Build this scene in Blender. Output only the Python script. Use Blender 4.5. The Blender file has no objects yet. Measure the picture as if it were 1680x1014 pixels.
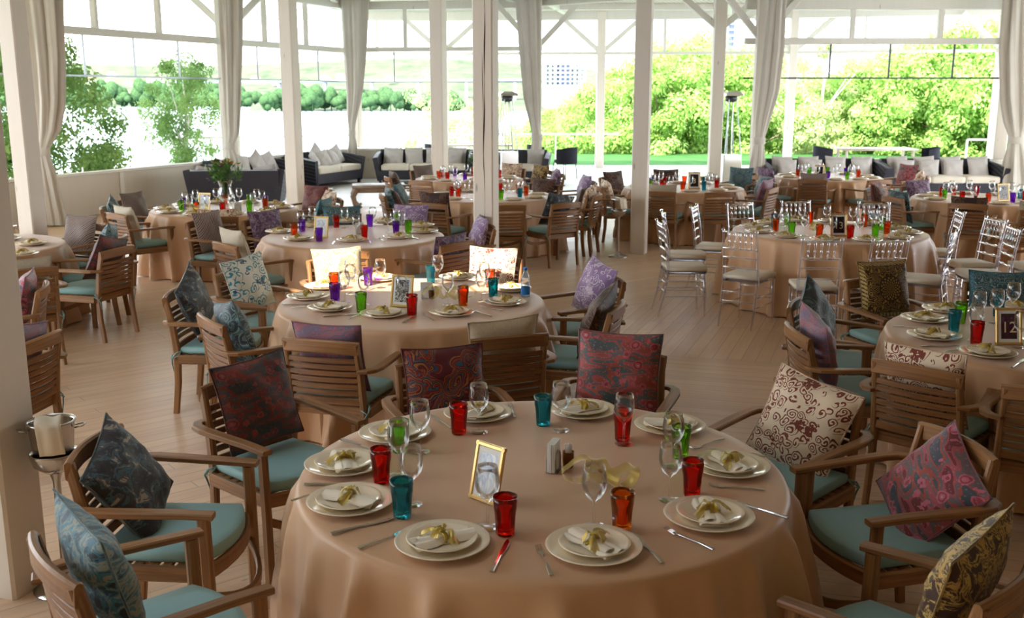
import bpy, math, random
from math import sin, cos, pi, radians, atan2, sqrt
from mathutils import Vector, Matrix
random.seed(7)
SC = bpy.context.scene
# ---------------------------------------------------------------- camera, world, sun, exposure
PITCH, FPX, CH = radians(12.04), 1650.0, 2.13
cam = bpy.data.objects.new('camera', bpy.data.cameras.new('camera'))
SC.collection.objects.link(cam)
cam.location = (0, 0, CH)
cam.rotation_euler = (pi/2 - PITCH, 0, 0)
cam.data.sensor_width = 36.0
cam.data.lens = 36.0*FPX/1680
cam.data.clip_end = 6000
cam.data.dof.use_dof = True
cam.data.dof.focus_distance = 5.0
cam.data.dof.aperture_fstop = 5.0
SC.camera = cam
SC.view_settings.view_transform = 'Standard'
SC.view_settings.look = 'None'
SC.view_settings.gamma = 1.0
SC.view_settings.exposure = 1.88
W = bpy.data.worlds.new('sky'); SC.world = W
W.use_nodes = True
wn = W.node_tree; wn.nodes.clear()
wo = wn.nodes.new('ShaderNodeOutputWorld'); wb = wn.nodes.new('ShaderNodeBackground')
wr = wn.nodes.new('ShaderNodeValToRGB'); wg = wn.nodes.new('ShaderNodeNewGeometry'); wx = wn.nodes.new('ShaderNodeSeparateXYZ')
wc = wn.nodes.new('ShaderNodeTexCoord')
wn.links.new(wc.outputs['Generated'], wx.inputs[0]); wn.links.new(wx.outputs['Z'], wr.inputs[0])
wr.color_ramp.elements[0].position = 0.0; wr.color_ramp.elements[0].color = (0.93, 0.97, 1.0, 1)
wr.color_ramp.elements[1].position = 0.7; wr.color_ramp.elements[1].color = (0.72, 0.85, 1.0, 1)
wn.links.new(wr.outputs[0], wb.inputs[0]); wb.inputs[1].default_value = 2.0
wn.links.new(wb.outputs[0], wo.inputs[0])
SUN_DIR = Vector((0.40, 0.72, -0.70)).normalized()
sun = bpy.data.objects.new('sun', bpy.data.lights.new('sun', 'SUN'))
SC.collection.objects.link(sun)
sun.data.energy = 4.4; sun.data.angle = radians(0.6); sun.data.color = (1.0, 0.95, 0.86)
sun.rotation_euler = SUN_DIR.to_track_quat('-Z', 'Y').to_euler()
SC.cycles.max_bounces = 10
SC.cycles.transparent_max_bounces = 24
SC.cycles.caustics_reflective = False; SC.cycles.caustics_refractive = False
SC.cycles.sample_clamp_indirect = 6.0
SC.cycles.use_denoising = True

# ---------------------------------------------------------------- geometry of the view (only used to read places off the photograph)
def ray(px, py):
    f = Vector((0, cos(PITCH), -sin(PITCH))); u = Vector((0, sin(PITCH), cos(PITCH)))
    return f*FPX + Vector((1, 0, 0))*(px-840) + u*(507-py)
def at(px, py, z=0.0):
    d = ray(px, py); t = (z-CH)/d.z
    return Vector((0, 0, CH)) + d*t
def atd(px, py, D):
    d = ray(px, py); return Vector((0, 0, CH)) + d*(D/d.y)
def online(px, A, B):
    """place where the column of sight px meets the wall line A-B (in plan)"""
    k = (px-840)/FPX
    # x = k*depth, depth = y*cos+ (CH-z)*sin ; z near eye level is close enough
    # solve A + t(B-A): ax+t*bx = k*(ay+t*by)*cos
    bx, by = B[0]-A[0], B[1]-A[1]; c = cos(PITCH)
    t = (k*A[1]*c - A[0])/(bx - k*by*c)
    return Vector((A[0]+t*bx, A[1]+t*by, 0))

# ---------------------------------------------------------------- mesh builder
class MB:
    def __init__(s): s.v = []; s.f = []; s.uv = []; s.sm = []
    def quad(s, idx, uv=None, sm=True):
        s.f.append(tuple(idx)); s.uv.append(uv or [(0, 0)]*len(idx)); s.sm.append(sm)
    def sweep(s, pts, w, h, up=(0, 0, 1), ch=0.25, caps=True, sm=False, scale=None):
        """rounded-rectangle section w (side) x h (up) along pts"""
        pts = [Vector(p) for p in pts]; up = Vector(up); n = len(pts); rings = []
        off = random.random()*9; L = 0
        for i, p in enumerate(pts):
            if i == 0: t = pts[1]-pts[0]
            elif i == n-1: t = pts[-1]-pts[-2]
            else: t = (pts[i+1]-p).normalized() + (p-pts[i-1]).normalized()
            t.normalize()
            side = t.cross(up)
            if side.length < 1e-4: side = t.cross(Vector((0, 1, 0)))
            side.normalize(); u2 = side.cross(t).normalized()
            k = scale[i] if scale else 1
            a, b = w/2*k, h/2*k; c = min(a, b)*2*ch
            prof = [(a, -b+c), (a, b-c), (a-c, b), (-a+c, b), (-a, b-c), (-a, -b+c), (-a+c, -b), (a-c, -b)]
            if i: L += (p-pts[i-1]).length
            base = len(s.v)
            for x, y in prof: s.v.append(p+side*x+u2*y)
            rings.append((base, L))
        per = [0, h, h+.01, h+w, h+w+.01, 2*h+w, 2*h+w+.01, 2*h+2*w, 2*h+2*w+.01]
        for i in range(n-1):
            b0, l0 = rings[i]; b1, l1 = rings[i+1]
            for j in range(8):
                k = (j+1) % 8
                s.quad((b0+j, b0+k, b1+k, b1+j), [(l0+off, per[j]), (l0+off, per[j+1]), (l1+off, per[j+1]), (l1+off, per[j])], sm)
        if caps:
            s.quad([rings[0][0]+j for j in range(8)][::-1], [(off, .01*j) for j in range(8)], False)
            s.quad([rings[-1][0]+j for j in range(8)], [(off, .01*j) for j in range(8)], False)
        return s
    def tube(s, pts, r, n=8, sm=True, radii=None, caps=True):
        pts = [Vector(p) for p in pts]; m = len(pts); st = []; L = 0
        ref = Vector((0, 0, 1))
        for i, p in enumerate(pts):
            t = (pts[min(i+1, m-1)]-pts[max(i-1, 0)]).normalized()
            if abs(t.dot(ref)) > .95: a = t.cross(Vector((1, 0, 0))).normalized()
            else: a = t.cross(ref).normalized()
            b = a.cross(t).normalized()
            if i: L += (p-pts[i-1]).length
            rr = radii[i] if radii else r; st.append((len(s.v), L))
            for j in range(n): s.v.append(p+(a*cos(2*pi*j/n)+b*sin(2*pi*j/n))*rr)
        for i in range(m-1):
            for j in range(n):
                k = (j+1) % n
                s.quad((st[i][0]+j, st[i][0]+k, st[i+1][0]+k, st[i+1][0]+j), [(st[i][1], j/n), (st[i][1], (j+1)/n), (st[i+1][1], (j+1)/n), (st[i+1][1], j/n)], sm)
        if caps:
            s.quad([st[0][0]+j for j in range(n)][::-1], None, False); s.quad([st[-1][0]+j for j in range(n)], None, False)
        return s
    def lathe(s, prof, n=24, c=(0, 0, 0), sm=True, fr=None):
        c = Vector(c); st = []; L = 0; pr = None
        for q, (r, z) in enumerate(prof):
            st.append(len(s.v))
            if r < 1e-6: s.v.append(c+Vector((0, 0, z)))
            else:
                for j in range(n):
                    a = 2*pi*j/n; k = fr(a, q) if fr else 1
                    s.v.append(c+Vector((cos(a)*r*k, sin(a)*r*k, z)))
        for i in range(len(prof)-1):
            a0, a1 = prof[i][0] < 1e-6, prof[i+1][0] < 1e-6
            for j in range(n):
                k = (j+1) % n
                if a0 and a1: continue
                if a0: s.quad((st[i], st[i+1]+k, st[i+1]+j), None, sm)
                elif a1: s.quad((st[i]+j, st[i]+k, st[i+1]), None, sm)
                else: s.quad((st[i]+j, st[i]+k, st[i+1]+k, st[i+1]+j), [(j/n, i), ((j+1)/n, i), ((j+1)/n, i+1), (j/n, i+1)], sm)
        return s
    def box(s, c, d, rz=0, uvs=1.0):
        c = Vector(c); R = Matrix.Rotation(rz, 3, 'Z'); b = len(s.v)
        for z in (-1, 1):
            for x, y in ((-1, -1), (1, -1), (1, 1), (-1, 1)):
                s.v.append(c+R @ Vector((x*d[0]/2, y*d[1]/2, z*d[2]/2)))
        for f, (p, q) in (((3, 2, 1, 0), (0, 1)), ((4, 5, 6, 7), (0, 1)), ((0, 1, 5, 4), (0, 2)), ((1, 2, 6, 5), (1, 2)), ((2, 3, 7, 6), (0, 2)), ((3, 0, 4, 7), (1, 2))):
            a, e = d[p]*uvs, d[q]*uvs
            s.quad([b+i for i in f], [(0, 0), (a, 0), (a, e), (0, e)], False)
        return s
    def slab(s, out, z0, z1, bev=.012, dome=0.0, sm=True):
        """rounded slab from an outline (list of (x,y)), counter-clockwise"""
        n = len(out); cx = sum(p[0] for p in out)/n; cy = sum(p[1] for p in out)/n
        rad = max(sqrt((p[0]-cx)**2+(p[1]-cy)**2) for p in out)
        rings = []
        def ring(k, z):
            rings.append(len(s.v)); f = 1-k/rad
            for x, y in out: s.v.append(Vector((cx+(x-cx)*f, cy+(y-cy)*f, z)))
        ring(bev, z0); ring(bev*.3, z0+bev*.4); ring(0, z0+bev); ring(0, z1-bev); ring(bev*.3, z1-bev*.35); ring(bev, z1)
        if dome: ring(rad*.35, z1+dome*.8)
        for a, b in zip(rings, rings[1:]):
            for j in range(n):
                k = (j+1) % n
                s.quad((a+j, a+k, b+k, b+j), [tuple(s.v[i][:2]) for i in (a+j, a+k, b+k, b+j)], sm)
        t = len(s.v); s.v.append(Vector((cx, cy, z1+dome)))
        for j in range(n):
            k = (j+1) % n; s.quad((rings[-1]+j, rings[-1]+k, t), [tuple(s.v[i][:2]) for i in (rings[-1]+j, rings[-1]+k, t)], sm)
        s.quad([rings[0]+j for j in range(n)][::-1], None, False)
        return s
    def grid(s, fn, nu, nv, wrap=False, sm=True, us=1, vs=1):
        b = len(s.v)
        for i in range(nv+1):
            for j in range(nu+(0 if wrap else 1)):
                s.v.append(Vector(fn(j/nu, i/nv)))
        row = nu if wrap else nu+1
        for i in range(nv):
            for j in range(nu):
                k = (j+1) % nu if wrap else j+1
                s.quad((b+i*row+j, b+i*row+k, b+(i+1)*row+k, b+(i+1)*row+j),
                       [(j/nu*us, i/nv*vs), ((j+1)/nu*us, i/nv*vs), ((j+1)/nu*us, (i+1)/nv*vs), (j/nu*us, (i+1)/nv*vs)], sm)
        return s
    def mesh(s, name, mat):
        m = bpy.data.meshes.new(name)
        m.from_pydata([tuple(v) for v in s.v], [], s.f)
        ul = m.uv_layers.new(name='UVMap')
        flat = [c for f in s.uv for uv in f for c in uv]
        ul.data.foreach_set('uv', flat)
        m.polygons.foreach_set('use_smooth', s.sm)
        if mat: m.materials.append(mat)
        m.update()
        return m
    def obj(s, name, mat, parent=None):
        o = bpy.data.objects.new(name, s.mesh(name, mat)); SC.collection.objects.link(o)
        adopt(o, parent)
        return o

KIDS = {}
def adopt(o, parent):
    if parent is not None: o.parent = parent; KIDS.setdefault(parent.name, []).append(o)
def tag(o, label=None, cat=None, group=None, kind=None):
    if label: o['label'] = label
    if cat: o['category'] = cat
    if group: o['group'] = group
    if kind: o['kind'] = kind
    return o
def empty(name, loc=(0, 0, 0), rz=0):
    o = bpy.data.objects.new(name, None); SC.collection.objects.link(o)
    o.location = loc; o.rotation_euler = (0, 0, rz); o.empty_display_size = .1
    return o
def place(o, loc, rz=0, rx=0, ry=0):
    o.location = loc; o.rotation_euler = (rx, ry, rz); return o
def copy_tree(o, parent=None):
    c = o.copy(); SC.collection.objects.link(c); c.parent = None; adopt(c, parent)
    for ch in KIDS.get(o.name, []): copy_tree(ch, c)
    return c
class Proto:
    """first use hands out the object itself, later uses hand out copies"""
    def __init__(s, fn): s.fn = fn; s.o = None
    def get(s):
        if s.o is None: s.o = s.fn(); return s.o
        return copy_tree(s.o)
def face(d): return atan2(-d[0], d[1])     # local +Y looks along d
def struct(o): o['kind'] = 'structure'; return o

# ---------------------------------------------------------------- materials
def L(c, a=1):
    c = [x/255 for x in c[:3]]
    return tuple((x/12.92 if x <= .04045 else ((x+.055)/1.055)**2.4) for x in c)+(a,)
class NT:
    def __init__(s, name):
        s.m = bpy.data.materials.new(name); s.m.use_nodes = True; s.t = s.m.node_tree; s.t.nodes.clear()
        s.out = s.t.nodes.new('ShaderNodeOutputMaterial')
    def n(s, typ, ins=None, **kw):
        nd = s.t.nodes.new('ShaderNode'+typ)
        for k, v in kw.items(): setattr(nd, k, v)
        for k, v in (ins or {}).items():
            if hasattr(v, 'is_output') or isinstance(v, bpy.types.NodeSocket): s.t.links.new(v, nd.inputs[k])
            else: nd.inputs[k].default_value = v
        return nd
    def math(s, op, a, b=0.0, c=None):
        d = {0: a, 1: b}
        if c is not None: d[2] = c
        return s.n('Math', d, operation=op).outputs[0]
    def ramp(s, fac, stops, const=False):
        r = s.n('ValToRGB', {0: fac}); cr = r.color_ramp
        if const: cr.interpolation = 'CONSTANT'
        while len(cr.elements) < len(stops): cr.elements.new(.5)
        for e, (p, c) in zip(cr.elements, stops): e.position = p; e.color = c if len(c) == 4 else L(c)
        return r.outputs[0]
    def mix(s, f, a, b):
        nd = s.n('Mix', None, data_type='RGBA')
        for i, v in ((0, f), (6, a), (7, b)):
            if isinstance(v, bpy.types.NodeSocket): s.t.links.new(v, nd.inputs[i])
            else: nd.inputs[i].default_value = v
        return nd.outputs[2]
    def uv(s): return s.n('TexCoord').outputs['UV']
    def objc(s): return s.n('TexCoord').outputs['Object']
    def mapping(s, vec, scale=(1, 1, 1), rot=(0, 0, 0), loc=(0, 0, 0)):
        return s.n('Mapping', {'Vector': vec, 'Scale': scale, 'Rotation': rot, 'Location': loc}).outputs[0]
    def noise(s, vec, sc=5, det=3, rough=.5, dist=0, out='Fac'):
        return s.n('TexNoise', {'Vector': vec, 'Scale': sc, 'Detail': det, 'Roughness': rough, 'Distortion': dist}).outputs[out]
    def bump(s, h, strength=.3, dist=.01):
        return s.n('Bump', {'Height': h, 'Strength': strength, 'Distance': dist}).outputs[0]
    def bsdf(s, col, rough=.6, spec=.5, normal=None, **kw):
        ins = {'Base Color': col, 'Roughness': rough, 'Specular IOR Level': spec}
        if normal is not None: ins['Normal'] = normal
        ins.update(kw)
        b = s.n('BsdfPrincipled', ins)
        s.t.links.new(b.outputs[0], s.out.inputs[0]); return b
    def done(s, sock=None):
        if sock is not None: s.t.links.new(sock, s.out.inputs[0])
        return s.m
def plain(name, c, rough=.6, spec=.5, **kw):
    t = NT(name); t.bsdf(L(c), rough, spec, **kw); return t.m

def m_teak(name, dark, light, wx=.35):
    t = NT(name); u = t.uv()
    g = t.noise(t.mapping(u, (3, 60, 1)), 1.0, 5, .6, .4)
    g2 = t.noise(t.mapping(u, (1.2, 9, 1)), 1.0, 2, .5)
    c = t.ramp(g, [(.25, dark), (.75, light)])
    info = t.n('ObjectInfo').outputs['Random']
    c = t.mix(t.math('MULTIPLY', g2, wx), c, L((184, 150, 112)))
    h = t.n('HueSaturation', {'Hue': .5, 'Saturation': 1.0, 'Value': t.math('ADD', t.math('MULTIPLY', info, .25), .88), 'Color': c}).outputs[0]
    t.bsdf(h, t.math('ADD', t.math('MULTIPLY', g2, .25), .3), .5, t.bump(g, .25, .002))
    return t.m
TEAK = m_teak('teak', (74, 40, 14), (166, 110, 56), .3)
SLAT = m_teak('teak_slat', (70, 38, 14), (156, 100, 50), .15)

def m_paint(name, c, grain=.12):
    t = NT(name); o = t.objc()
    g = t.noise(t.mapping(o, (14, 14, 1.2)), 1.0, 4, .6)
    k = t.noise(t.mapping(o, (1.5, 1.5, .8), loc=(3, 1, 2)), 1.0, 2)
    vor = t.n('TexVoronoi', {'Vector': t.mapping(o, (5, 5, 1.3)), 'Scale': 1.0}).outputs['Distance']
    knot = t.ramp(vor, [(.03, (120, 95, 70)), (.075, (255, 255, 255))])
    base = t.mix(t.math('MULTIPLY', g, grain*3), L(c), L([x*.86 for x in c]))
    base = t.mix(t.math('MULTIPLY', k, .25), base, L((c[0], c[1]*.96, c[2]*.9)))
    mm = t.n('Mix', None, data_type='RGBA', blend_type='MULTIPLY'); mm.inputs[0].default_value = .5
    t.t.links.new(base, mm.inputs[6]); t.t.links.new(knot, mm.inputs[7])
    t.bsdf(mm.outputs[2], .5, .35, t.bump(g, .15, .004))
    return t.m
POST = m_paint('white_painted_timber', (240, 230, 218))
BEAM = m_paint('white_painted_beam', (236, 232, 222))
PANEL = m_paint('painted_panel', (222, 212, 198))

def m_floor(name, ang, pale=False):
    t = NT(name); o = t.objc()
    v = t.mapping(o, (1, 1, 1), rot=(0, 0, ang))
    br = t.n('TexBrick', {'Vector': v, 'Scale': 1.0, 'Brick Width': 3.1, 'Row Height': .115, 'Mortar Size': .0038, 'Mortar Smooth': .15, 'Bias': 0.0,
                          'Color1': (0, 0, 0, 1), 'Color2': (1, 1, 1, 1), 'Mortar': (.5, .5, .5, 1)})
    br.offset = .37; br.offset_frequency = 3
    rnd = br.outputs['Color']; mort = br.outputs['Fac']
    sh = t.n('VectorMath', {0: v, 1: t.n('VectorMath', {0: rnd, 'Scale': 7.3}, operation='SCALE').outputs[0]}, operation='ADD').outputs[0]
    g = t.noise(t.mapping(sh, (1.3, 26, 1)), 1.0, 5, .62, .5)
    big = t.noise(o, .35, 3)
    c = t.ramp(g, [(.2, (196, 156, 116)), (.5, (226, 190, 150)), (.8, (238, 208, 170))])
    tone = t.ramp(t.math('ADD', t.math('MULTIPLY', rnd, .7), t.math('MULTIPLY', big, .3)), [(.1, (222, 194, 166)), (.5, (242, 226, 206)), (.9, (255, 246, 234))])
    mm = t.n('Mix', None, data_type='RGBA', blend_type='MULTIPLY'); mm.inputs[0].default_value = .75
    t.t.links.new(c, mm.inputs[6]); t.t.links.new(tone, mm.inputs[7])
    vor = t.n('TexVoronoi', {'Vector': t.mapping(sh, (2.6, 7, 1)), 'Scale': 1.0}).outputs['Distance']
    kf = t.ramp(vor, [(.02, (1, 1, 1, 1)), (.07, (0, 0, 0, 1))])
    c2 = t.mix(t.math('MULTIPLY', kf, .75), mm.outputs[2], L((105, 66, 38)))
    c3 = t.mix(t.math('MULTIPLY', mort, .6), c2, L((84, 58, 38)))
    c3 = t.mix(.36, c3, L((240, 220, 200)))
    if pale: c3 = t.mix(.88, c3, L((232, 232, 232)))  # whitened colour stands in for sun and sky light on the far boards
    wear = t.noise(o, 2.3, 6, .7)
    ro = t.math('ADD', .22, t.math('MULTIPLY', wear, .32))
    t.bsdf(c3, ro, .5, t.bump(t.math('SUBTRACT', t.math('MULTIPLY', g, .15), mort), .25, .003))
    return t.m

def m_cloth(name, c, c2=None, rough=.55, sheen=.3):
    t = NT(name); o = t.objc()
    w = t.noise(o, 260, 2); f = t.noise(o, 3.0, 2)
    col = t.mix(f, L(c), L(c2 or [x*.95 for x in c]))
    t.bsdf(col, rough, .35, t.bump(w, .08, .001), **{'Sheen Weight': sheen, 'Sheen Roughness': .4})
    return t.m
SATIN = m_cloth('tan_satin', (208, 165, 126), (200, 156, 117), .42, .35)
TEAL = m_cloth('teal_canvas', (146, 182, 180), (134, 170, 168), .7, .1)
CREAM = m_cloth('cream_canvas', (236, 226, 208), (226, 214, 196), .8, .1)
LINEN = m_cloth('white_linen', (250, 240, 220), (242, 231, 210), .8, .1)
GREYLINEN = m_cloth('pale_grey_linen', (206, 200, 196), (196, 189, 186), .8, .1)
CURT = m_cloth('curtain_linen', (206, 198, 186), (196, 187, 174), .8, .15)
CHINA = plain('cream_china', (246, 230, 202), .12, .6)
STEEL = plain('brushed_steel', (196, 192, 188), .22, .5, Metallic=1.0)
CUTL = plain('cutlery_steel', (206, 204, 200), .16, .5, Metallic=1.0)
GOLDF = plain('gilt_frame', (222, 182, 112), .3, .5, Metallic=.5)
GREYMETAL = plain('dark_metal', (70, 70, 72), .4, .5, Metallic=.6)
BLACKFAB = plain('charcoal_weave', (46, 46, 56), .8, .2)
WHITEP = plain('white_paper', (240, 238, 234), .8, .2)
PALEMETAL = plain('pale_metal', (170, 176, 182), .35, .5, Metallic=.6)

def m_wicker():
    t = NT('dark_wicker'); o = t.objc()
    a = t.n('TexWave', {'Vector': o, 'Scale': 22.0, 'Distortion': 1.0}, bands_direction='Z').outputs['Fac']
    b = t.n('TexWave', {'Vector': o, 'Scale': 22.0, 'Distortion': 1.0}, bands_direction='X').outputs['Fac']
    h = t.math('MULTIPLY', a, b)
    c = t.ramp(h, [(.1, (34, 32, 42)), (.8, (84, 82, 96))])
    t.bsdf(c, .5, .4, t.bump(h, .6, .008)); return t.m
WICKER = m_wicker()

def m_glass(name, tint, gl=.9, dens=1.0, rough=.02, diff=0.0):
    """thin-walled glass: tinted straight-through light plus a fresnel reflection"""
    t = NT(name)
    tr = t.n('BsdfTransparent', {'Color': tint}).outputs[0]
    if diff:
        tl = t.n('BsdfTranslucent', {'Color': tint}).outputs[0]
        df = t.n('BsdfDiffuse', {'Color': tint}).outputs[0]
        a = t.n('MixShader', {0: .5, 1: tl, 2: df}).outputs[0]
        tr = t.n('MixShader', {0: diff, 1: tr, 2: a}).outputs[0]
    lw = t.n('LayerWeight', {'Blend': .28}).outputs['Fresnel']
    gls = t.n('BsdfGlossy', {'Color': (1, 1, 1, 1), 'Roughness': rough}).outputs[0]
    fac = t.math('MULTIPLY', lw, gl)
    return t.done(t.n('MixShader', {0: fac, 1: tr, 2: gls}).outputs[0])
CLEAR = m_glass('clear_glass', (.985, .99, .99, 1), .75)
ACRYL = m_glass('clear_acrylic', (.86, .87, .95, 1), 1.0, rough=.06, diff=.06)
TINTS = {'red': (.93, .10, .06, 1), 'orange': (.98, .42, .08, 1), 'green': (.58, .90, .18, 1), 'purple': (.58, .18, .86, 1), 'teal': (.16, .68, .76, 1)}
TUMBM = {k: m_glass(k+'_glass', v, .95, rough=.03, diff=.07) for k, v in TINTS.items()}
AMBER = m_glass('amber_glass', (.5, .24, .06, 1), .4, diff=.4)

def m_organza(name='gold_organza', c=(190, 158, 40), tr=.25):
    t = NT(name)
    d = t.n('BsdfPrincipled', {'Base Color': L(c), 'Roughness': .3, 'Metallic': .35, 'Sheen Weight': .5}).outputs[0]
    x = t.n('BsdfTransparent', {'Color': (1, .95, .7, 1)}).outputs[0]
    return t.done(t.n('MixShader', {0: 1-tr, 1: x, 2: d}).outputs[0])
ORG = m_organza(); ORGT = m_organza('sheer_gold_organza', (200, 176, 70), .55)

# cushion fabrics, all on the cushion's own UV
def fabric(name, build, rough=.6):
    t = NT(name); u = t.uv(); c = build(t, u)
    w = t.noise(u, 140, 1)
    t.bsdf(c, rough, .3, t.bump(w, .2, .002), **{'Sheen Weight': .2}); return t.m
def warp(t, u, sc, amt):
    nz = t.n('TexNoise', {'Vector': u, 'Scale': sc, 'Detail': 1.0}).outputs['Color']
    a = t.n('VectorMath', {0: nz, 1: (.5, .5, .5)}, operation='SUBTRACT').outputs[0]
    b = t.n('VectorMath', {0: a, 'Scale': amt}, operation='SCALE').outputs[0]
    return t.n('VectorMath', {0: u, 1: b}, operation='ADD').outputs[0]
def camo(cols, sc=3.2, fl=4.2, flc=((150, 60, 70), (190, 110, 120), (90, 40, 50), (170, 140, 140))):
    def f(t, u):
        v = t.mapping(u, (.8, 2.3, 1), rot=(0, 0, .15))
        n = t.noise(v, sc*.95, 1.0, .4, .1)
        k = len(cols); base = t.ramp(n, [(0.0 if i == 0 else .36+.28*i/k, c) for i, c in enumerate(cols)], True)
        uu = warp(t, u, 8, .03)
        vo = t.n('TexVoronoi', {'Vector': uu, 'Scale': fl*1.5, 'Randomness': .75}); d = vo.outputs['Distance']
        # petalled edge
        ring = t.ramp(t.math('ADD', d, t.math('MULTIPLY', t.noise(u, 30, 1), .06)), [(0, flc[2]), (.08, flc[3]), (.12, flc[0]), (.22, flc[1]), (.32, flc[0])], True)
        m = t.math('LESS_THAN', t.math('ADD', d, t.math('MULTIPLY', t.noise(u, 26, 0), .26)), .5)
        c = t.mix(m, base, ring)
        dots = t.n('TexVoronoi', {'Vector': u, 'Scale': 30.0}).outputs['Distance']
        return t.mix(t.math('MULTIPLY', t.math('LESS_THAN', dots, .25), .3), c, L(flc[3]))
    return f
def scroll(bg, fg, sc=7.0, thr=.5, fg2=None):
    def f(t, u):
        uu = warp(t, u, 5, .14)
        vo = t.n('TexVoronoi', {'Vector': uu, 'Scale': sc*.95, 'Randomness': .8})
        d = vo.outputs['Distance']
        # spiral: distance bands sheared by the angle in each cell
        pos = vo.outputs['Position']
        rel = t.n('VectorMath', {0: uu, 1: pos}, operation='SUBTRACT').outputs[0]
        xyz = t.n('SeparateXYZ', {0: rel})
        ang = t.math('ARCTAN2', xyz.outputs[1], xyz.outputs[0])
        sp = t.math('SINE', t.math('ADD', t.math('MULTIPLY', d, 24.0), ang))
        m = t.math('GREATER_THAN', sp, thr)
        inr = t.math('LESS_THAN', d, .62)
        m = t.math('MULTIPLY', m, inr)
        bl = t.math('GREATER_THAN', t.noise(u, 3.3, 2), .60)
        nz = t.math('GREATER_THAN', t.noise(u, 26, 1), .45)
        m2 = t.math('MULTIPLY', bl, nz)
        c = t.mix(m, L(bg), L(fg))
        return t.mix(m2, c, L(fg2 or fg))
    return f
def paisley(base, cols, sc=3.0):
    def f(t, u):
        uu = warp(t, u, 3.5, .25)
        vo = t.n('TexVoronoi', {'Vector': uu, 'Scale': sc, 'Randomness': .8}); d = vo.outputs['Distance']
        pos = vo.outputs['Position']
        rel = t.n('VectorMath', {0: uu, 1: pos}, operation='SUBTRACT').outputs[0]
        xyz = t.n('SeparateXYZ', {0: rel})
        ang = t.math('ARCTAN2', xyz.outputs[1], xyz.outputs[0])
        s = t.math('ADD', t.math('MULTIPLY', d, 1.9), t.math('MULTIPLY', ang, .08))
        fr = t.math('FRACT', t.math('MULTIPLY', s, 2.2))
        k = len(cols)
        c = t.ramp(fr, [(i/k, x) for i, x in enumerate(cols)], True)
        dots = t.n('TexVoronoi', {'Vector': u, 'Scale': 34.0}).outputs['Distance']
        c = t.mix(t.math('MULTIPLY', t.math('LESS_THAN', dots, .22), .7), c, L(cols[1]))
        return t.mix(t.math('GREATER_THAN', d, .72), c, L(base))
    return f
def blotch(cols, sc=6, mid=.5, span=.3):
    def f(t, u):
        n = t.noise(warp(t, u, 6, .12), sc, 4, .65, 1.2); k = len(cols)
        return t.ramp(n, [(0 if i == 0 else mid-span/2+span*i/k, c) for i, c in enumerate(cols)], True)
    return f
def stripe(cols, sc=9, rot=.8):
    def f(t, u):
        v = t.mapping(u, (1, 1, 1), rot=(0, 0, rot))
        w = t.n('TexWave', {'Vector': v, 'Scale': sc/3.0, 'Distortion': .6, 'Detail': 2.0, 'Detail Scale': 6.0}).outputs['Fac']
        w2 = t.n('TexWave', {'Vector': v, 'Scale': sc*1.3, 'Distortion': .4}, bands_direction='Y').outputs['Fac']
        c = t.ramp(w, [(0, cols[0]), (.35, cols[1]), (.7, cols[2])], True)
        return t.mix(t.math('MULTIPLY', t.math('GREATER_THAN', w2, .6), .45), c, L(cols[1]))
    return f
def medal(bg, fg, fg2):
    def f(t, u):
        v = t.mapping(u, (1, 1, 1), loc=(-.5, -.5, 0)); x = t.n('SeparateXYZ', {0: v})
        ax = t.math('ABSOLUTE', x.outputs[0]); ay = t.math('ABSOLUTE', x.outputs[1])
        r = t.math('SQRT', t.math('ADD', t.math('MULTIPLY', ax, ax), t.math('MULTIPLY', ay, ay)))
        an = t.math('ARCTAN2', x.outputs[1], x.outputs[0])
        pet = t.math('MULTIPLY', t.math('SINE', t.math('MULTIPLY', an, 16.0)), t.math('SINE', t.math('MULTIPLY', r, 75.0)))
        m1 = t.math('MULTIPLY', t.math('GREATER_THAN', pet, .15), t.math('LESS_THAN', r, .2))
        cmb = t.n('CombineXYZ', {0: ax, 1: ay}).outputs[0]
        uu = warp(t, cmb, 7, .12)
        vo = t.n('TexVoronoi', {'Vector': uu, 'Scale': 9.0}).outputs['Distance']
        sp = t.math('GREATER_THAN', t.math('SINE', t.math('MULTIPLY', vo, 26.0)), .45)
        m2 = t.math('MULTIPLY', sp, t.math('GREATER_THAN', r, .23))
        mx = t.math('MAXIMUM', ax, ay)
        bd = t.math('MULTIPLY', t.math('GREATER_THAN', mx, .43), t.math('GREATER_THAN', t.math('SINE', t.math('MULTIPLY', t.math('ADD', x.outputs[0], x.outputs[1]), 90.0)), -.3))
        c = t.mix(m1, L(bg), L(fg)); c = t.mix(m2, c, L(fg)); return t.mix(bd, c, L(fg2))
    return f
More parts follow.
